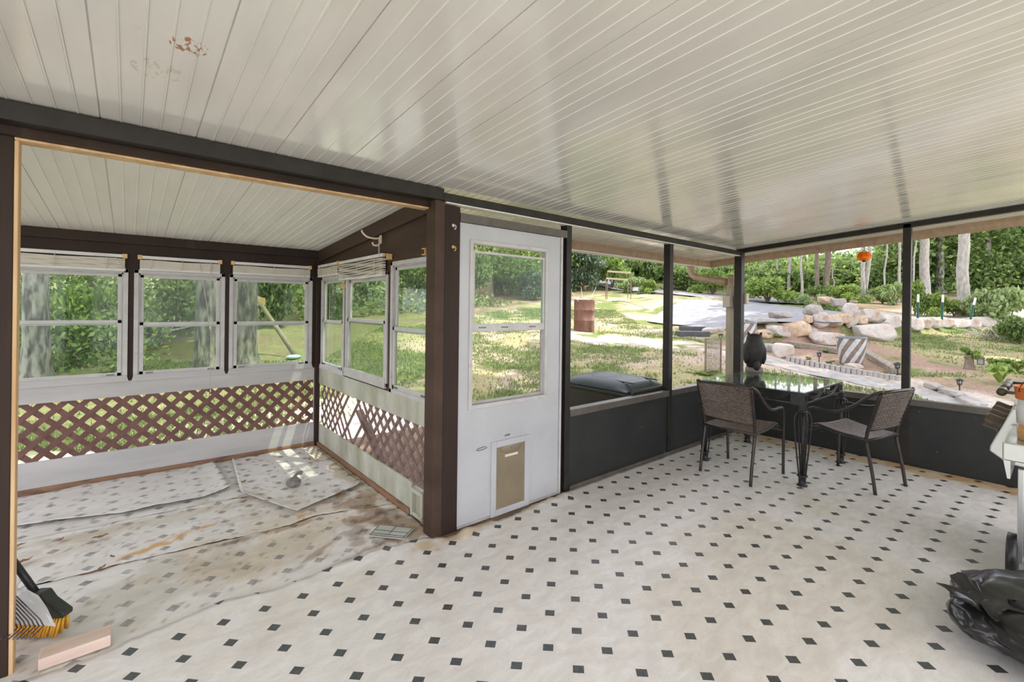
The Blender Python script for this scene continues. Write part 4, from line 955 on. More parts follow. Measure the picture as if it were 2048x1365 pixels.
bayw = Ssm(-np.maximum(np.abs(CX+LL*CA+FF*SA+1.2)-2.6, np.abs(CY-LL*SA+FF*CA-3.0)-1.5), -.4, .4); col = lerp(col, np.array((.60, .60, .54)), bayw*.85)
t = NT('yard ground'); v = t.coord(1); a = t.attr('Col').outputs['Color']
nz = t.noise(v, 14, 8, .7); nz2 = t.noise(v, 60, 5, .7)
c2 = t.mix(t.ramp(nz, (0, 0, 0), (1, 1, 1), .38, .62), a, t.mix(1.0, a, (1.6, 1.45, 1.35), 'MULTIPLY')); c2 = t.mix(t.ramp(nz2, (0, 0, 0), (1, 1, 1), .45, .7), c2, t.mix(1.0, c2, (.55, .52, .46), 'MULTIPLY'))
GROUND = t.done(t.bsdf(c2, .9, 0, 0, .2, nz2, .6, .03))
XX, YY = CX+LL*CA+FF*SA, CY-LL*SA+FF*CA
nv, nu = LL.shape; m = MB()
m.add([tuple(p) for p in np.stack([XX, YY, HH], -1).reshape(-1, 3)], [(j*nu+i, j*nu+i+1, (j+1)*nu+i+1, (j+1)*nu+i) for j in range(nv-1) for i in range(nu-1)], True)
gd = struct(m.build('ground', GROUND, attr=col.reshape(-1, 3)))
def ribbon(name, mat, L, R, dz=.03, n=40, w=8):
    """strip between two (lat,fw) polylines, draped"""
    def ev(P, t):
        P = np.array(P, float); s = np.concatenate([[0], np.cumsum(np.hypot(*np.diff(P, axis=0).T))]); s /= s[-1]; return np.interp(t, s, P[:, 0]), np.interp(t, s, P[:, 1])
    m = MB()
    def fn(u, v):
        a, b = ev(L, u), ev(R, u); l, f = a[0]*(1-v)+b[0]*v, a[1]*(1-v)+b[1]*v; x, y = site(l, f); return (float(x), float(y), float(height(l, f))+dz+.05*fnoise(np.array([l]), np.array([f]), .55, 1)[0]*float(Ssm(f, 6, 9)))
    m.grid(n, w, fn); return struct(m.build(name, mat))
ribbon('driveway', ASPH, [(4.6, 15.4), (5.6, 13.9), (6.2, 12.6), (7.9, 12.55), (9.9, 13.2), (11.5, 14.0)], [(4.6, 15.6), (5.8, 17.8), (7.2, 18.9), (9.5, 18.7), (10.6, 16.0), (11.9, 14.3)], .05, 60, 24)
ribbon('driveway.001', ASPH, [(9.6, 18.4), (10.6, 21.5), (10.0, 25), (8.2, 28.2), (5.8, 31)], [(11.6, 17.6), (12.8, 21.5), (12.2, 25.5), (10.0, 29.2), (6.5, 33)], .06, 50, 12)
struct(MB().grid(20, 40, lambda u, v: (.06+1.75*u, .16+3.4*v, gz(.06+1.75*u, .16+3.4*v)+.035)).build('path', CONC))
ribbon('path.001', ROCKC, [(4.9, 9.9), (5.4, 9.0), (6.0, 8.2), (6.5, 7.3), (6.9, 6.2)], [(5.6, 10.1), (6.3, 9.0), (6.9, 8.0), (7.25, 7.2), (7.6, 6.2)], .012, 30, 6)
# grass tufts
N = 110000
l = rng.uniform(-7, 15, N*3); f = 5+14*rng.uniform(0, 1, N*3)**1.3
p_, b_, fo_ = masks(l, f); g1 = fnoise(l, f, .55, 1)+.5*fnoise(l, f, 2.1, 2)
keep = (p_ < .3) & (fo_ < .4) & (b_ < .5+.0*l) & (rng.uniform(0, 1, N*3) < np.clip(.55-g1*1.3, .08, 1)) & ~((l > 5) & (f > wall_fw(l)-.25) & (l < 14)) & ~((l > 4.2) & (f > 13.5) & (l < 13))
xx, yy = site(l, f); keep &= ~((xx > -2.6) & (xx < 5) & (yy < .2)) & ~((xx < 2.0) & (yy < 3.6)); l, f = l[keep][:N], f[keep][:N]; k = len(l)
x, y = site(l, f); z = height(l, f)+.05*fnoise(l, f, .55, 1)*Ssm(f, 6, 9)+.03*fnoise(l, f, 2.1, 2)*Ssm(f, 5, 7)
def soup(name, mat, V4, cr, kind=None, parent=None, tri=False):
    n = len(V4); c = 3 if tri else 4; me = bpy.data.meshes.new(name); me.vertices.add(n*c); me.vertices.foreach_set('co', np.ascontiguousarray(V4, 'f').ravel())
    me.loops.add(n*c); me.loops.foreach_set('vertex_index', np.arange(n*c, dtype='i')); me.polygons.add(n); me.polygons.foreach_set('loop_start', np.arange(0, n*c, c, dtype='i'))
    me.materials.append(mat); me.update(calc_edges=True); me.validate()
    ca = me.color_attributes.new('Col', 'FLOAT_COLOR', 'POINT'); C = np.ones((n*c, 4), 'f'); C[:, :3] = np.repeat(cr, c)[:, None]; ca.data.foreach_set('color', C.ravel())
    o = bpy.data.objects.new(name, me); COL.objects.link(o)
    if parent is not None: o.parent = parent
    return o
B = np.stack([x, y, z], -1); an = rng.uniform(0, 2*PI, k); d = np.stack([np.cos(an), np.sin(an), 0*an], -1); h = rng.uniform(.025, .065, k)
tip = B+d[:, [1, 0, 2]]*np.array([-1, 1, 0])*(h*.5)[:, None]*rng.uniform(-1, 1, k)[:, None]; tip[:, 2] += h
w = rng.uniform(.008, .018, k)[:, None]
o = soup('lawn_grass', GRASSM, np.stack([B-d*w, B+d*w, tip], 1), rng.uniform(0, 1, k), tri=True); tag(o, 'short patchy grass growing on the sloping lawn', 'grass', kind='stuff')
# ------------------------------------------------------------------ foliage
def leafquads(C, size, asp=.5, flat=.0):
    n = len(C); a = rng.normal(size=(n, 3)); a[:, 2] *= 1-flat; a /= np.linalg.norm(a, axis=1)[:, None]; b = np.cross(a, rng.normal(size=(n, 3))); b /= np.linalg.norm(b, axis=1)[:, None]
    s = np.broadcast_to(size, (n,))[:, None]; return np.stack([C-a*s, C+b*s*asp, C+a*s, C-b*s*asp], 1)
def blobpts(n, blobs, fill=.55):
    """points in the outer part of a union of ellipsoids (cx,cy,cz,rx,ry,rz)"""
    bl = np.array(blobs, float); w = (bl[:, 3]*bl[:, 4]*bl[:, 5])**.67; idx = rng.choice(len(bl), n, p=w/w.sum()); d = rng.normal(size=(n, 3)); d /= np.linalg.norm(d, axis=1)[:, None]
    r = rng.uniform(fill, 1, n)[:, None]; return bl[idx, :3]+d*r*bl[idx, 3:]
def shrub_mesh(mat, n, size, nb, seed):
    rg = np.random.default_rng(seed); bl = []
    for i in range(nb):
        a = rg.uniform(0, 2*PI); r = rg.uniform(.0, .62); bl.append((r*math.cos(a), r*math.sin(a), rg.uniform(.08, .72), rg.uniform(.22, .4), rg.uniform(.22, .4), rg.uniform(.14, .28)))
    P = blobpts(n, bl, .35); P[:, 2] = np.abs(P[:, 2]); return soup('foliage', mat, leafquads(P, rng.uniform(.6, 1.3, n)*size), np.clip(rng.normal(.45, .28, n), 0, 1))
protos = []
for mt, n, sz, nb, sd in ((LEAF1, 2600, .062, 11, 1), (LEAF2, 2800, .058, 12, 2), (LEAF3, 2400, .066, 10, 3), (PINEL, 4200, .05, 13, 4), (LEAF1, 900, .10, 8, 5)):
    o = shrub_mesh(mt, n, sz, nb, sd); protos.append(o.data); bpy.data.objects.remove(o)
def shrub(u, v, wpx, hpx, kind, label, name='shrub', group=None, up=0.0, cat='bush', hit=None):
    p, fw = ground_hit(u, v, up) if hit is None else hit
    r = thing(name, label, cat, (p.x, p.y, gz(p.x, p.y)-.02), random.uniform(0, 6), group)
    s = wpx/F*fw*.62; hs = hpx/F*fw*1.05
    o = bpy.data.objects.new('foliage', protos[kind]); COL.objects.link(o); o.parent = r; o.scale = (s, s, hs)
    m = MB()
    for k in range(5):
        a = k*1.3+u; m.tube([(0, 0, 0), (.12*math.cos(a)*s, .12*math.sin(a)*s, hs*.3), (.4*math.cos(a)*s, .4*math.sin(a)*s, hs*.65)], [.02*s+.004, .014*s+.003, .004], 5)
    m.build('stem', BARKD, r, local=True); return r
RB = 'along the woods beyond the driveway'
for a in ((1535, 606, 120, 62, 0, 'broad bright shrub just right of the corner post, beyond the driveway'), (1500, 598, 70, 60, 1, 'dark shrub behind the small utility box, beyond the driveway'),
          (1612, 617, 34, 34, 2, 'small pale shrub at the driveway edge, left of two others'), (1645, 622, 34, 42, 2, 'taller pale shrub at the driveway edge below the thick brown trunk'), (1668, 625, 30, 26, 0, 'low yellow-green shrub at the driveway edge'),
          (1695, 606, 76, 44, 0, 'rounded shrub just left of the twin trunk'), (1640, 600, 60, 36, 1, 'dark shrub at the foot of the thick brown trunk'), (1765, 608, 70, 46, 1, 'dark shrub just right of the twin trunk'), (1792, 612, 46, 60, 2, 'pale shrub just left of the right-hand porch post'),
          (1830, 630, 56, 80, 0, 'bright shrub just right of the right-hand porch post'), (1872, 634, 80, 56, 0, 'broad bright shrub behind the middle green fence post'), (1908, 634, 46, 40, 0, 'rounded shrub between the middle and right green fence posts'),
          (1968, 644, 90, 80, 2, 'pale drooping shrub behind the leaning green fence post'), (2015, 655, 110, 100, 2, 'large pale shrub near the right edge of the view above the rocks'), (2040, 690, 70, 70, 1, 'dark leafy shrub at the right edge behind the brush pile')):
    shrub(*a)
for a in ((1165, 582, 110, 100, 3, 'feathery grey-green pine sapling at the back of the lawn above the rusty drum'), (1225, 576, 90, 84, 0, 'bright shrub at the back of the lawn, left of the fence rails'), (1262, 586, 60, 40, 2, 'low pale shrub at the back of the lawn, below the weathered rails'),
          (1295, 574, 90, 90, 1, 'tall deep green shrub at the back of the lawn, left of the middle porch post'), (1300, 588, 50, 34, 0, 'low bright shrub where the far driveway begins'), (1375, 582, 90, 60, 1, 'shrub behind the far driveway, left of the downspout'), (1425, 590, 90, 60, 0, 'shrub behind the far driveway, below the downspout'),
          (1000, 592, 110, 90, 0, 'bright shrub seen through the left half of the door window'), (1070, 600, 90, 60, 3, 'grey-green shrub seen through the right half of the door window'), (945, 590, 90, 100, 1, 'deep green shrub seen through the left edge of the door window')):
    shrub(*a, group='shrubs at the back of the lawn')
for a in ((840, 600, 120, 110, 1, 'dark shrub seen in the side window nearest the door'), (730, 610, 120, 110, 1, 'dark shrub seen in the middle side window'), (655, 640, 90, 120, 1, 'dark shrub seen in the narrow corner window'),
          (560, 655, 120, 150, 1, 'dark shrub behind the leaning pole'), (350, 668, 120, 150, 0, 'bright shrub left of the big tree in the middle back window'), (300, 690, 70, 90, 2, 'pale shrub at the left side of the middle back window'), (400, 650, 90, 150, 1, 'deep green shrub behind the big tree in the middle back window'),
          (215, 705, 120, 150, 0, 'bright leafy shrub at the right side of the widest back window'), (140, 720, 120, 160, 0, 'bright leafy shrub in the centre of the widest back window'), (105, 745, 60, 60, 2, 'low pale shrub beside the pale tree in the widest back window'), (30, 740, 80, 120, 0, 'leafy shrub left of the pale tree, against the raw wood post'), (230, 745, 60, 40, 2, 'low pale plant at the lower right of the widest back window')):
    shrub(*a, group='shrubs behind the bay')
# woodland mass
N = 105000; l = rng.uniform(-16, 40, N*2); f0_ = np.interp(l, [-16, -9.2, -8.4, -7, -5.5, -4, -2.5, 0, 3, 8, 11, 14, 18, 40], [8.6, 8.8, 11.5, 13.2, 15, 16.5, 17.5, 20, 27, 34, 33, 31, 29, 31]); f = f0_+rng.exponential(4.5, N*2); hh = rng.uniform(0, 1, N*2)**1.1*np.interp(f, [12, 25, 31, 45], [4.0, 5.5, 5.5, 5.0])*(1-.78*Ssm(l/f, .15, .3)*(1-Ssm(l/f, .76, .88)))
dn = fnoise(l*1.0, f+hh*1.6, .5, 31); kp = dn > -.06+.18*(rng.uniform(0, 1, N*2)-.5); l, f, hh = l[kp][:N], f[kp][:N], hh[kp][:N]
nl = 14000; ul = rng.uniform(-13, -3.2, nl*2); uf = rng.uniform(7.9, 12, nl*2); kk = (fnoise(ul, uf, .9, 44) > -.02+.25*np.exp(-((ul+5.2)/1.0)**2-((uf-9.8)/1.2)**2)-.25*Ssm(ul, -5.6, -6.4)) & (ul/uf < -.80+.06*(rng.uniform(0, 1, nl*2) < .10)); ul, uf = ul[kk][:nl], uf[kk][:nl]
l = np.concatenate([l, ul]); f = np.concatenate([f, uf]); hh = np.concatenate([hh, rng.uniform(0, 1, len(ul))**1.5*np.interp(ul, [-13, -6, -4], [1.3, .9, .25])])
x, y = site(l, f); P = np.stack([x, y, height(l, f)+hh], -1)
o = soup('woodland_foliage', LEAF2, leafquads(P, rng.uniform(.5, 1.2, len(l))*np.interp(f, [9, 12, 25, 45], [.06, .085, .15, .24]), .55), np.clip(rng.normal(.42, .3, len(l)), 0, 1)); tag(o, 'dense green woodland leaves filling the hillside behind the trees', 'foliage', kind='stuff')
N = 16000; i = rng.choice(len(l), N); P2 = P[i]+rng.normal(size=(N, 3))*.3
o = soup('sunlit_foliage', LEAF1, leafquads(P2, rng.uniform(.5, 1.1, N)*np.interp(f[i], [9, 12, 25, 45], [.06, .085, .15, .24]), .6), np.clip(rng.normal(.6, .25, N), 0, 1)); tag(o, 'woodland leaves tinted bright yellow-green as if sunlit', 'foliage', kind='stuff')  # lighter leaf colour stands in for sun catching the woodland
# ------------------------------------------------------------------ trees
crowns = []
for mt, n, sz, sd in ((LEAF1, 5200, .17, 21), (LEAF2, 5200, .17, 22), (LEAF2, 2400, .13, 23)):
    rg = np.random.default_rng(sd); bl = [(rg.normal(0, .48), rg.normal(0, .48), rg.normal(0, .38), rg.uniform(.22, .42), rg.uniform(.22, .42), rg.uniform(.12, .26)) for _ in range(16)]
    o = soup('foliage', mt, leafquads(blobpts(n, bl, .3)*3.2, rng.uniform(.6, 1.3, n)*sz, .55), np.clip(rng.normal(.45, .28, n), 0, 1)); crowns.append(o.data); bpy.data.objects.remove(o)
def tree(hit, wid, lean, label, mat=BARK, hgt=9.0, crown=0, cs=1.0, ch=None, flare=1.35, group=None, twist=.0, branches=5, name='tree', seed=0):
    p, fw = hit; r = thing(name, label, 'tree', (p.x, p.y, gz(p.x, p.y)-.05), 0, group); rr = random.Random(seed)
    ld = Vector((CA, -SA, 0))*lean; k = 15
    P = [Vector((0, 0, hgt*i/k))+ld*(hgt*i/k)+Vector((rr.uniform(-1, 1), rr.uniform(-1, 1), 0))*twist*(i > 0) for i in range(k+1)]
    P = [P[0], P[0]*.88+P[1]*.12, P[0]*.6+P[1]*.4]+P[1:]
    R = [wid/2*flare*1.35, wid/2*flare, wid/2*1.08]+[wid/2*(1-.62*i/k) for i in range(1, k+1)]
    m = MB(); m.tube(P, R, 14)
    if wid > .3:
        for i, v in enumerate(m.v):
            a = math.atan2(v[1], v[0]); q = 1+.05*math.sin(5*a+v[2]*.6)+(.10*math.sin(4*a+seed) if v[2] < .3 else 0); m.v[i] = (v[0]*q if v[2] < .8 else v[0], v[1]*q if v[2] < .8 else v[1], v[2])
    tr = m.build('trunk', mat, r, local=True)
    for b in range(branches):
        i = rr.randint(6, k+1); a = rr.uniform(0, 2*PI); L = rr.uniform(.8, 2.0)*hgt/9; q = P[i]
        bm = MB(); bm.tube(smooth_curve([q, q+Vector((math.cos(a)*L*.5, math.sin(a)*L*.5, L*.25)), q+Vector((math.cos(a)*L, math.sin(a)*L, L*.65))], 4), [R[i]*.5]+[R[i]*.3]*7+[.008], 7); bm.build('branch', mat, tr)
    if crown is not None:
        o = bpy.data.objects.new('foliage', crowns[crown]); COL.objects.link(o); o.parent = r; c = P[-1] if ch is None else Vector((0, 0, ch))+ld*ch; o.location = c-Vector((0, 0, .6)); o.scale = (cs, cs, cs*.8); o.rotation_euler = (0, 0, rr.uniform(0, 6))
    return r
G = 'slender trees in the woods beyond the driveway'
for i, (u, v, w, ln, mt, lb) in enumerate((
    (1527, 570, 3.5, -.06, BARKP, 'thin pale sapling just right of the corner post, leaning left'), (1554, 572, 3.5, .0, BARKP, 'thin pale sapling between the corner post and the straight grey trunk'),
    (1578, 583, 6.5, .03, BARKP, 'straight slender grey trunk, first stout one right of the corner post'), (1604, 591, 5, -.03, BARKP, 'slightly crooked slender trunk left of the two brown trunks'),
    (1631, 588, 8, .03, BARKD, 'narrower of the two brown trunks beyond the driveway'), (1653, 588, 12, .01, BARKD, 'thicker of the two brown trunks beyond the driveway'),
    (1668, 597, 3, -.05, BARKP, 'short bare snag right of the thick brown trunk'), (1766, 600, 3.5, .05, BARKP, 'forked thin sapling right of the amber lantern'), (1797, 604, 5, .02, BARKP, 'slender trunk just left of the right-hand porch post'), (1822, 600, 3.5, .08, BARKP, 'thin leaning sapling just right of the right-hand porch post'))):
    h = ground_hit(u, v); tree(h, w/F*h[1], ln, lb, mt, 2.0 if i == 6 else 12, None if i == 6 else 2, 1.0, None, 1.1, G, .06, 0 if i == 6 else 4, seed=i+3)
tw = ground_hit(1730, 606); h1 = ground_hit(1726, 606); h2 = ground_hit(1735, 606)
tree(h1, 8/F*h1[1], -.015, 'left stem of the pale twin trunk below the amber lantern', BARKP, 12.5, 0, 1.1, None, 1.1, G, .06, 4, seed=40)
tree(h2, 7.5/F*h2[1], .025, 'right stem of the pale twin trunk, curving up beside the amber lantern', BARKP, 12, 2, 1.0, None, 1.1, G, .10, 4, seed=41)
for u, v, w, ln, lb, hg, cr, cs in ((1850, 596, 17, -.03, 'thick pale trunk behind the left green fence post', 12, 0, 1.6), (1879, 586, 14, .01, 'grey-brown trunk between the two thick pale trunks', 12, 1, 1.5), (1926, 634, 20, .0, 'thickest pale trunk, behind the middle and right green fence posts', 13, 0, 1.7), (1966, 575, 12, .10, 'leaning grey trunk at the upper right of the view', 11, 1, 1.5)):
    h = ground_hit(u, v); tree(h, w/F*h[1], ln, lb, BARKP if cr == 0 else BARK, hg, cr, cs, group='large trees right of the porch post', twist=.04, seed=u)
for u, v, w, ln, lb, hg, sd in ((70, 772, 43, -.005, 'large pale oak trunk in the widest back window', 11, 1), (418, 742, 44, -.03, 'big oak trunk at the right side of the middle back window', 12, 2), (493, 735, 37, .0, 'big oak trunk at the left side of the corner back window, behind the leaning pole', 12, 3)):
    h = ground_hit(u, v); tree(h, w/F*h[1], ln, lb, BARK if u < 100 else BARKG, hg, 1, 1.4, group='large oaks behind the bay', flare=1.5, twist=.02, seed=sd)
for u, v, w, lb in ((182, 668, 17, 'slim dark trunk deep in the shrubs of the widest back window'), (545, 640, 5, 'thin sapling seen past the leaning pole'), (1192, 570, 8, 'grey pine trunk at the back of the lawn above the rusty drum')):
    h = ground_hit(u, v); tree(h, w/F*h[1], .02, lb, BARKD if u < 200 else BARKP, 9, 2, 1.1, twist=.04, seed=u)
for l_, f_, hg, cs, w, lb in ((13.5, 10.4, 14, 1.8, .6, 'unseen tall tree added beyond the right end of the yard for shade'), (9.8, 5.0, 11, 1.0, .45, 'unseen tree added near the right end of the porch for shade'), (10.1, 7.6, 15, 1.7, .5, 'unseen middle tree added right of the yard for shade')):  # out-of-view trees added to throw dappled shade over the lawn
    x, y = site(l_, f_); tree((Vector((x, y, 0)), f_), w, 0, lb, BARK, hg, 0, cs, group='unseen trees added for shade right of the porch', seed=int(hg))
# ------------------------------------------------------------------ rock wall and yard things
def rock(u, v, wpx, hpx, mat, label, seed, group='stones of the dry rock wall', lift=0.0, dep=.8, name='rock', sq=.0):
    p, fw = ground_hit(u, v); w = wpx*1.18/F*fw/2; h = hpx*1.22/F*fw/2
    m = MB(); m.ball((0, 0, 0), 1, 4, .10, 1.5, seed); rg = np.random.default_rng(seed); V = np.array(m.v)*1.32
    pn = [(1, .1, .1), (-1, .1, -.05), (.1, 1, .1), (.05, -1, .1), (0, .1, 1), (.1, 0, -1)]+[tuple(rg.normal(size=3)) for _ in range(7)]
    for j, q in enumerate(pn):
        q = np.array(q)+rg.normal(size=3)*(.14 if j < 6 else 0); q /= np.linalg.norm(q); d = V @ q; off = rg.uniform(.86, .98) if j < 6 else rg.uniform(.95, 1.15); e = np.maximum(d-off, 0); V -= e[:, None]*q*.93
    V += np.array([[mnoise.noise(Vector(p)*4+Vector((seed, 0, 0)))*.035]*3 for p in V])
    m.v = [(x*w*1.1, y*w*dep*1.1, z*h*1.12) for x, y, z in V]
    o = m.build(name, mat); o.rotation_euler = (0, 0, -YA+random.uniform(-.12, .12)); pos = p+Vector((SA, CA, 0))*(w*dep*.75); o.location = (pos.x, pos.y, p.z+h*.92+lift*fw/F)
    return tag(o, label, 'rock', group)
R = [(1530, 677, 28, 14, ROCKA, 'small tan stone at the left end of the rock wall'), (1527, 661, 42, 9, ROCKC, 'flat grey capstone at the left end of the rock wall', 14), (1560, 676, 36, 20, ROCKB, 'pale pinkish stone second from the left in the rock wall'), (1566, 657, 30, 11, ROCKC, 'flat brown capstone bridging the pinkish and tan stones', 20),
     (1597, 674, 38, 24, ROCKA, 'big square tan stone in the rock wall'), (1622, 675, 22, 14, ROCKC, 'small blue-grey stone right of the big square tan stone'), (1619, 656, 12, 12, ROCKA, 'little brown stone above the blue-grey one', 10), (1632, 652, 26, 16, ROCKC, 'dark tilted slab on top of the rock wall', 22),
     (1645, 665, 22, 24, ROCKB, 'pale wedge-shaped stone standing in the rock wall', 12), (1665, 664, 32, 18, ROCKA, 'tan stone right of the pale wedge', 12), (1655, 640, 22, 10, ROCKA, 'orange-brown stone at the crest of the rock wall', 34), (1680, 642, 20, 12, ROCKC, 'rough grey stone at the crest of the rock wall', 30),
     (1655, 668, 48, 7, ROCKC, 'long flat ledge stone over the large grey boulder', 22), (1663, 692, 46, 22, ROCKB, 'large grey-pink boulder left of the striped planter'), (1690, 660, 22, 14, ROCKA, 'shadowed tan stone behind the planter rim', 14), (1704, 662, 20, 34, ROCKB, 'upright pink-grey stone behind the striped planter', 10),
     (1724, 660, 18, 14, ROCKA, 'orange tan stone right of the upright pink stone', 12), (1746, 658, 26, 18, ROCKB, 'pale stone right of the planter, upper course', 16), (1758, 664, 22, 14, ROCKC, 'grey stone with a hollow, upper course', 18), (1758, 684, 52, 28, ROCKD, 'large white boulder right of the striped planter'), (1782, 664, 34, 20, ROCKD, 'white stone just left of the right-hand porch post', 8),
     (1826, 662, 34, 20, ROCKD, 'white stone just right of the right-hand porch post'), (1846, 656, 30, 16, ROCKB, 'pale stone at the foot of the left green fence post'), (1868, 657, 34, 18, ROCKB, 'tilted pale stone between the left and middle fence posts'), (1893, 655, 30, 16, ROCKB, 'pale stone between the middle and right fence posts'), (1917, 656, 34, 14, ROCKD, 'low white stone by the middle fence post'), (1944, 657, 30, 14, ROCKB, 'pale stone at the foot of the leaning fence post'), (1975, 654, 44, 16, ROCKD, 'broad white stone at the right end of the rock wall'), (2030, 650, 40, 16, ROCKD, 'white stone above the brush pile at the right edge')]
for i, a in enumerate(R): rock(a[0], a[1], a[2], a[3], a[4], a[5], i+1, lift=a[6] if len(a) > 6 else 0)
rock(1572, 716, 30, 22, ROCKD, 'white rough rock in the flower bed beside a black path light', 51, None); rock(1712, 738, 22, 8, ROCKD, 'small white stone in the bed below the striped planter', 52, None)
rock(1540, 703, 26, 12, ROCKC, 'blue-grey edging block right of the owl', 53, None, sq=1); rock(1430, 668, 34, 10, ROCKB, 'low pale stone between the plank steps and the corner post', 54, None)
def planter(u, v, wpx, label):
    p, fw = ground_hit(u, v); k = wpx/F*fw/.56; r = thing('striped_planter', label, 'planter', (p.x, p.y, gz(p.x, p.y)), 0, 'twisted striped planters')
    prof = [(.205, 0), (.215, .02), (.235, .15), (.262, .32), (.278, .48), (.285, .56), (.292, .575), (.292, .605), (.268, .605), (.262, .58), (.262, .50), (0, .49)]
    n = 120; m = MB(); m.lathe([(a*k, b*k) for a, b in prof], n); A = []
    for i, (x, y, z) in enumerate(m.v):
        a = math.atan2(y, x); s = math.sin(8*(a-z/k*2.3)); q = 1+(.022*s if z < .565*k and i < 7*n else 0); m.v[i] = (x*q, y*q, z)
    t = NT('twisted stripes'); tc = t.n('ShaderNodeTexCoord'); sx = t.n('ShaderNodeSeparateXYZ'); t.l(tc.outputs['Object'], sx.inputs[0])
    a = t.math('ARCTAN2', sx.outputs[1], sx.outputs[0]); s = t.math('SINE', t.math('MULTIPLY', t.math('SUBTRACT', a, t.math('MULTIPLY', sx.outputs[2], 2.3/k)), 8))
    top = t.math('GREATER_THAN', sx.outputs[2], .568*k)
    nn = t.noise(tc.outputs['Object'], 14, 6); br = t.ramp(nn, (.16, .115, .09), (.24, .18, .15)); gy = t.ramp(nn, (.40, .43, .44), (.56, .58, .58))
    c = t.mix(t.math('GREATER_THAN', s, 0), br, gy); c = t.mix(top, c, (.16, .17, .18))
    m.build('pot', t.done(t.bsdf(c, .45)), r, local=True)
    MB().lathe([(0, .50*k), (.255*k, .495*k)], 24).build('soil', DIRTDARK, r, local=True)
planter(1702, 728, 50, 'large pot with twisted brown and grey stripes in front of the rock wall'); planter(1487, 694, 46, 'blue-grey twisted pot half hidden by the corner post, behind the owl')
def solar(u, v, hpx, label, tilt=0):
    p, fw = ground_hit(u, v); h = hpx/F*fw; r = thing('path_light', label, 'path light', (p.x, p.y, p.z-.01), 0, 'black stake path lights'); r.rotation_euler = (0, tilt, 0)
    MB().tube([(0, 0, 0), (0, 0, h*.62)], h*.035, 8).build('stake', SOLAR, r, local=True)
    m = MB(); m.lathe([(.0, h*.60), (h*.11, h*.62), (h*.11, h*.65), (h*.10, h*.66)], 16)
    for k in range(6):
        a = k*PI/3; m.bar((h*.10*math.cos(a), h*.10*math.sin(a), h*.64), (h*.13*math.cos(a), h*.13*math.sin(a), h*.9), h*.025, h*.025, (1, 0, 0))
    m.build('cage', SOLAR, r, local=True)
    MB().lathe([(h*.075, h*.65), (h*.095, h*.89)], 16).build('lens', LENS, r, local=True)
    MB().lathe([(h*.20, h*.885), (h*.17, h*.93), (h*.06, h*.99), (0, h)], 20).build('cap', SOLAR, r, local=True)
for a in ((1549, 707, 24, 'black path light in front of the blue-grey block, right of the owl'), (1638, 729, 26, 'black path light in the flower bed left of the striped planter'), (1796, 756, 34, 'tilted black path light at the end of the brick edging, beside the right-hand porch post', -.25), (1919, 790, 34, 'black path light standing alone near the right of the yard'), (1441, 694, 28, 'black path light left of the corner post'), (1387, 676, 10, 'tiny stake light near the plank steps')): solar(*a)
# brick edging
A, B_ = ground_hit(1578, 722)[0], ground_hit(1797, 762)[0]; NB = 22
for i in range(NB):
    t_ = i/(NB-1); p = A.lerp(B_, t_); bow = math.sin(PI*t_)*-.10; p += Vector((CA, -SA, 0))*bow*.3+Vector((SA, CA, 0))*bow
    dv = (B_-A).normalized(); L = (B_-A).length/NB*.46
    o = MB().box(-L, L, -.055, .055, -.04, .085).build('edging_brick', PAVER, bevel=.012); o.location = (p.x, p.y, gz(p.x, p.y)+random.uniform(.0, .015)); o.rotation_euler = (random.uniform(-.05, .05), random.uniform(-.06, .06), math.atan2(dv.y, dv.x)+random.uniform(-.08, .08))
    tag(o, 'grey edging brick along the flower bed, %s from the left' % ordinal(i), 'brick', 'bricks edging the flower bed')
for i, (ua, va, ub, vb, w, lb) in enumerate(((1853, 774, 1882, 783, .16, 'left broken kerb slab at the path edge near the lone path light'), (1884, 783, 1925, 800, .17, 'middle broken kerb slab at the path edge'), (1926, 800, 1960, 822, .22, 'right pale broken kerb slab by the porch rail'))):
    a, b = ground_hit(ua, va)[0], ground_hit(ub, vb)[0]; L = (b-a).length
    m = MB(); m.ball((0, 0, 0), 1, 4, .22, 2.0, 60+i); m.v = [(max(-1, min(1, x*1.25))*L*.5, max(-1, min(1, y*1.3))*w*.5, max(-1, min(1, z*1.4))*.05) for x, y, z in m.v]
    o = m.build('kerb_slab', ROCKC); c = (a+b)/2; o.location = (c.x, c.y, gz(c.x, c.y)+.04); o.rotation_euler = (0, .03, math.atan2(b.y-a.y, b.x-a.x)); tag(o, lb, 'stone', 'broken kerb slabs')
for ua, va, ub, vb, lb in ((1576, 692, 1676, 708, 'long grey landscape timber lying left of the striped planter'), (1722, 706, 1792, 750, 'grey landscape timber slanting down right of the striped planter')):
    a, b = ground_hit(ua, va)[0], ground_hit(ub, vb)[0]; a.z = gz(a.x, a.y)+.06; b.z = gz(b.x, b.y)+.06
    tag(MB().bar(a, b, .16, .14).build('landscape_timber', TIMB, bevel=.02), lb, 'timber')
for u, v, w, lb in ((1400, 663, 78, 'upper dark grey plank step left of the corner post'), (1385, 673, 62, 'lower dark grey plank step left of the corner post')):
    p, fw = ground_hit(u, v); o = MB().box(-w/F*fw/2, w/F*fw/2, -.16, .16, -.10, .10).build('plank_step', STEPM, bevel=.012); o.location = (p.x, p.y, p.z+.04); o.rotation_euler = (0, 0, -YA+.05); tag(o, lb, 'step')
a_, b_ = ground_hit(1411, 753)[0], ground_hit(1441, 749)[0]; a_.z = gz(a_.x, a_.y); b_.z = gz(b_.x, b_.y); H_ = .70
wm = thing('mesh_panel', 'dark wire mesh panel standing on the lawn just left of the corner post', 'mesh panel', (a_+b_)/2)
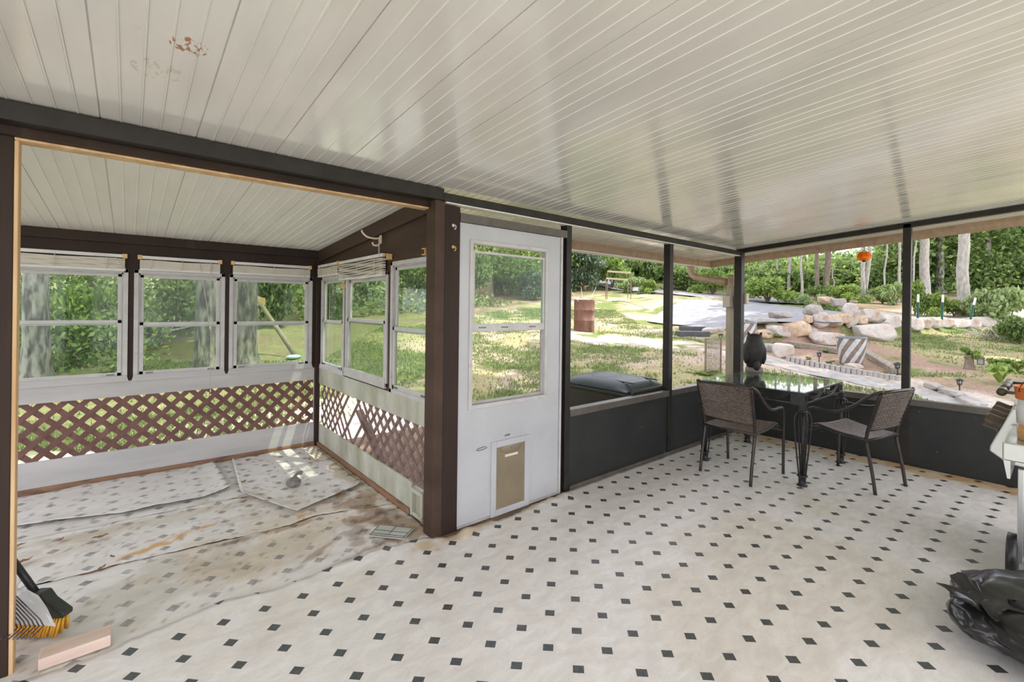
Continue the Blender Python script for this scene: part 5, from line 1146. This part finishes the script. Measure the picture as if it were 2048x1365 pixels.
for nm_, q in (('upright', a_), ('upright', b_)): MB().bar(q, q+Vector((0, 0, H_)), .03, .03, (1, 0, 0)).build(nm_, BARKD, wm)
m = MB(); 
for k in range(22): m.bar(a_+Vector((0, 0, .03+H_*.95*k/21)), b_+Vector((0, 0, .03+H_*.95*k/21)), .010, .010)
for k in range(9): q = a_.lerp(b_, (k+.5)/9); m.bar(q, q+Vector((0, 0, H_)), .008, .008, (1, 0, 0))
m.build('wire_mesh', TIMB, wm)
# rusty drum with cuttings
p, fw = ground_hit(1168, 663); k = fw/F; dz = gz(p.x, p.y)
dm = thing('rusty_drum', 'rusty steel drum full of sticks standing on the lawn right of the door', 'drum', (p.x, p.y, dz))
m = MB(); r_ = 20.5*k; H = 62*k; m.lathe([(0, .0), (r_*.97, 0), (r_, .02), (r_*.99, H*.33), (r_*1.03, H*.345), (r_*.99, H*.36), (r_*.99, H*.66), (r_*1.03, H*.675), (r_*.99, H*.69), (r_, H), (r_*1.02, H+.01), (r_*.96, H+.01), (r_*.95, H*.85), (0, H*.84)], 36); m.build('drum_body', RUST, dm, local=True)
for i in range(9):
    a = i*2.4; m = MB(); q = Vector((math.cos(a)*r_*.6, math.sin(a)*r_*.6, H*.9)); m.tube([q*.6+Vector((0, 0, H*.35)), q, q+Vector((math.cos(a)*.35, math.sin(a)*.35, .15+.35*(i % 3 == 0)))], [.014, .012, .004], 5); o = m.build('stick', TWIG); o.location = (p.x, p.y, dz); tag(o, 'bare grey stick poking out of the rusty drum', 'stick', 'sticks in the rusty drum')
# wheeled bin by the wall
bn = thing('wheeled_bin', 'dark wheeled rubbish bin with a green-black lid just outside the low wall', 'bin', (2.38, .52, gz(2.38, .52)))
z0 = gz(2.38, .52); bx0, bx1, by0, by1 = 2.06, 2.74, .12, .98
def ringp(f, z): cx, cy = (bx0+bx1)/2, (by0+by1)/2; w, d = (bx1-bx0)/2*f, (by1-by0)/2*f; return [(cx-w, cy-d, z), (cx+w, cy-d, z), (cx+w, cy+d, z), (cx-w, cy+d, z)]
m = MB(); V = ringp(.80, z0+.03)+ringp(.98, .60)+ringp(1.03, .60)+ringp(1.03, .635); m.add(V, [(3, 2, 1, 0)]+[(4*k+i, 4*k+(i+1) % 4, 4*k+4+(i+1) % 4, 4*k+4+i) for k in range(3) for i in range(4)]+[(12, 13, 14, 15)]); m.build('bin_body', BINM, bn, bevel=.015)
m = MB()
def lidf(u, v):
    x = bx0-.02+(bx1-bx0+.04)*u; y = by0-.0+(by1-by0+.03)*v; a, b = 2*u-1, 2*v-1
    return (x, y, .645+.095*(1-abs(a)**4)*(1-abs(b)**4)-.008*(abs(a) < .62)*(-.75 < b < .25)-.006*(abs(a) < .4)*(-.55 < b < .05))
m.grid(49, 49, lidf); ld = m.build('lid', LIDM, bn); mo = ld.modifiers.new('thick', 'SOLIDIFY'); mo.thickness = .012
for i, (a, b) in enumerate((((2.20, .16), (2.20, .80)), ((2.60, .16), (2.60, .80)))):
    MB().bar((a[0], a[1], .712), (b[0], b[1], .722), .018, .012).build('lid_rib', LIDM, ld, bevel=.005)
m = MB(); m.tube([(2.08, .10, .60), (2.08, .085, .655), (2.72, .085, .655), (2.72, .10, .60)], .016, 8); m.build('handle', BINM, bn)
for x in (2.10, 2.66):
    m = MB(); m.lathe([(0, -.03), (.09, -.03), (.1, -.02), (.1, .02), (.09, .03), (0, .03)], 24, (x+.02, .2, z0+.09), 'x'); m.build('wheel', GRILLB, bn)
# fence posts, pole, stump, plants, brush, rails
for u, v, tu, tv, lb in ((1835, 655, 1836.5, 589, 'left green steel fence post with a white tip, on the rocks'), (1883, 653, 1886, 590, 'middle green steel fence post with a white tip, on the rocks'), (1936, 656, 1951, 596, 'leaning green steel fence post at the right of the three')):
    p, fw = ground_hit(u, v); q = pt(tu, tv, fw); b = Vector((p.x, p.y, gz(p.x, p.y))); r = thing('fence_post', lb, 'fence post', b, 0, 'green steel fence posts'); c = b.lerp(q, .76); w = 3.0/F*fw
    m = MB(); m.bar(b-Vector((0, 0, .1)), c, w*1.3, w*.4); m.bar(b-Vector((0, 0, .1)), c, w*.4, w*1.3); m.build('shaft', TPOST, r)
    m = MB(); m.bar(c, q, w*1.3, w*.4); m.bar(c, q, w*.4, w*1.3); m.build('tip', TPOSTW, r)
p, fw = ground_hit(592, 716); q = pt(508, 588, fw+.25)
pl_ = thing('leaning_pole', 'long wooden pole with a yellow blade leaning on the oak outside the corner window', 'pole', p)
MB().tube([p+Vector((0, 0, .02)), p.lerp(q, .5)+Vector((0, 0, .01)), q], [.05, .047, .040], 10).build('shaft', POLEM, pl_)
a, b, c, d_ = pt(506, 591, fw+.2), pt(530, 597, fw+.2), pt(529, 610, fw+.2), pt(515, 612, fw+.2); th = Vector((SA, CA, 0))*.02
m = MB(); m.add([a, b, c, d_]+[e+th for e in (a, b, c, d_)], [(0, 1, 2, 3), (7, 6, 5, 4)]+[(i, 4+i, 4+(i+1) % 4, (i+1) % 4) for i in range(4)]); m.build('blade', YELL, pl_)
p, fw = ground_hit(592, 718); m = MB(); m.ball((p.x-.05, p.y, p.z+.04), .12, 3, .1, 2, 77, squash=(1.2, .7, .4)); tag(m.build('garden_stone', M('blue-grey stone', (.25, .36, .38), (.36, .48, .50), .6)), 'blue-grey stone at the foot of the leaning pole', 'stone')
p, fw = ground_hit(1938, 741); k = fw/F; z_ = gz(p.x, p.y)
st = thing('tree_stump', 'brown tree stump with leafy stems growing on top in the right yard', 'stump', (p.x, p.y, z_))
m = MB(); m.lathe([(11*k, 0), (8*k, 5*k), (7*k, 15*k), (7*k, 30*k), (0, 31*k)], 18); m.build('stump_wood', BARKD, st, local=True)
o = bpy.data.objects.new('shoots', protos[4]); COL.objects.link(o); o.parent = st; o.scale = (24*k, 24*k, 30*k); o.location = (0, 0, 22*k)
m = MB()
for du, h_ in ((-32, 62), (6, 66), (-8, 50)): m.tube([(0, 0, 28*k), (du*.5*k*CA, -du*.5*k*SA, 40*k), (du*k*CA, -du*k*SA, h_*k)], [.012, .008, .003], 5)
m.build('bare_stem', TWIG, st, local=True)
lt = thing('garden_lantern', 'small grey glass lantern hung on the tree stump in the right yard', 'lantern', (p.x, p.y, z_+14*k)); c = Vector((p.x, p.y, z_))+Vector((CA, -SA, 0))*14*k-Vector((SA, CA, 0))*9*k
m = MB(); m.box(c.x-5*k, c.x+5*k, c.y-5*k, c.y+5*k, c.z+12*k, c.z+14*k); m.box(c.x-6*k, c.x+6*k, c.y-6*k, c.y+6*k, c.z+25*k, c.z+27*k)
for a in (-1, 1):
    for b in (-1, 1): m.box(c.x+a*4.5*k-.006, c.x+a*4.5*k+.006, c.y+b*4.5*k-.006, c.y+b*4.5*k+.006, c.z+13*k, c.z+26*k)
m.tube([(c.x, c.y, c.z+27*k), (c.x, c.y, c.z+31*k), (c.x-8*k*CA, c.y+8*k*SA, c.z+30*k)], .004, 5)
m.build('frame', GALV, lt); MB().box(c.x-4*k, c.x+4*k, c.y-4*k, c.y+4*k, c.z+14*k, c.z+25*k).build('panes', LENS, lt)
def hosta(u, v, wpx, hpx, label, n=16, name='hosta', mat=LEAF1):
    p, fw = ground_hit(u, v); k = fw/F; r = thing(name, label, 'plant', (p.x, p.y, gz(p.x, p.y))); m = MB(); A = []
    for i in range(n):
        a = i*2.399; rr = wpx*k*.5*(.55+.45*((i*7) % n)/n); h = hpx*k*(1.15-.5*((i*7) % n)/n); L = []
        ca, sa = math.cos(a), math.sin(a)
        def fn(u_, v_):
            t = u_; w = rr*.30*math.sin(PI*min(1, .1+t*.9))**.8*(v_-.5)*2; rad = rr*(.03+.97*t); z = h*math.sin(PI*(.04+.66*t))**.8-(t**3)*h*.2+abs(v_-.5)*rr*.10
            return (rad*ca-w*sa, rad*sa+w*ca, max(z, .01))
        m.grid(9, 5, fn); A += [[.35+.6*((i*5) % n)/n]*3]*45
        
    o = m.build('leaves', mat, r, local=True, attr=np.array(A))
hosta(2000, 772, 62, 42, 'bright yellow-green broad-leaved plant near the grill handle'); 
for a in ((2030, 748, 66, 36, 4, 'dark leafy clump left of the pail, behind the bright broad-leaved plant'), (1992, 738, 60, 28, 4, 'low leafy clump right of the tree stump')): shrub(*a, name='leafy_plant', cat='plant')
for i, (u, v, w, h, lb) in enumerate(((1545, 672, 30, 9, 'low green plant in front of the pinkish wall stone'), (1560, 676, 24, 8, 'low green plant below the big square wall stone'), (1650, 706, 22, 9, 'weedy plant in the bed below the large grey boulder'), (1660, 727, 18, 8, 'weedy plant left of the striped planter foot'), (1618, 720, 18, 8, 'weedy plant left of the middle path light'), (1400, 752, 90, 14, 'weedy green clump on the lawn outside the low wall'))):
    shrub(u, v, w, h, 4, lb, 'weed', 'weeds in the yard', cat='plant')
p, fw = ground_hit(2018, 680); bp_ = thing('brush_pile', 'heap of dry twigs and grass at the right edge of the lawn', 'brush pile', (p.x, p.y, gz(p.x, p.y))); m = MB(); rr = random.Random(5)
for i in range(240):
    a = rr.uniform(0, 2*PI); d = rr.uniform(0, .8)**.7; b = Vector((d*math.cos(a), d*math.sin(a), rr.uniform(0, .5)*(1-d))); e = b+Vector((rr.uniform(-.4, .4), rr.uniform(-.4, .4), rr.uniform(-.05, .25))); m.tube([b, (b+e)/2+Vector((0, 0, .05)), e], .008, 4, caps=False)
m.build('twigs', TWIG, bp_, local=True); o = bpy.data.objects.new('dry_grass', protos[2]); COL.objects.link(o); o.parent = bp_; o.scale = (.7, .7, .4)
for ua, ub, v, lb in ((1215, 1262, 543, 'upper weathered rail in the shrubs at the back of the lawn'), (1212, 1256, 557, 'lower weathered rail in the shrubs at the back of the lawn')):
    a, b = pt(ua, v, 23.2), pt(ub, v+3, 23.2); o = thing('fence_rail', lb, 'fence rail', ((a+b)/2)); MB().bar(a, b, .07, .09).build('rail', POSTW, o)
    for q in (a, b): MB().bar((q.x, q.y, gz(q.x, q.y)-.1), (q.x, q.y, q.z+.03), .03, .03, (1, 0, 0)).build('post', BARKD, o)
for i, (u, v, u2, v2, z2, lb) in enumerate(((270, 700, 400, 668, .25, 'long bare fallen branch crossing the ground in the middle back window'), (90, 690, 160, 735, .15, 'bare fallen branch beside the pale oak in the widest back window'), (1225, 605, 1300, 622, .05, 'fallen branch on the lawn right of the rusty drum'))):
    a, b = ground_hit(u, v)[0], ground_hit(u2, v2)[0]; b = b+Vector((0, 0, z2)); a = a+Vector((0, 0, .05)); P = smooth_curve([a, a.lerp(b, .35)+Vector((0, 0, .12)), a.lerp(b, .7)+Vector((0, 0, .06)), b], 5); m = MB(); m.tube(P, [.035-.028*k/(len(P)-1) for k in range(len(P))], 6)
    for k in range(3, len(P)-2, 3): m.tube([P[k], P[k]+Vector((.25, .1, .18)), P[k]+Vector((.45, .25, .2))], [.012, .008, .003], 5)
    tag(m.build('fallen_branch', TWIG), lb, 'branch')
# ------------------------------------------------------------------ light
wd = bpy.data.worlds.new('sky'); sc.world = wd; wd.use_nodes = True; wt = wd.node_tree; bg = wt.nodes['Background']
bg.inputs[0].default_value = (.95, .93, 1.03, 1); bg.inputs[1].default_value = SKY
sl = bpy.data.lights.new('sun', 'SUN'); sl.energy = SUN; sl.angle = .009; sl.color = (1, .95, .86); so = bpy.data.objects.new('sun', sl); COL.objects.link(so)
el = math.radians(66); sd = Vector((math.cos(el)*(CA*.99-SA*.12), math.cos(el)*(-SA*.99-CA*.12), math.sin(el))); so.rotation_euler = sd.to_track_quat('Z', 'Y').to_euler(); so.location = (6, -4, 9)
sc.view_settings.view_transform = 'Standard'; sc.view_settings.look = 'None'; sc.view_settings.gamma = 1; sc.view_settings.use_curve_mapping = False; sc.view_settings.exposure = EXPO
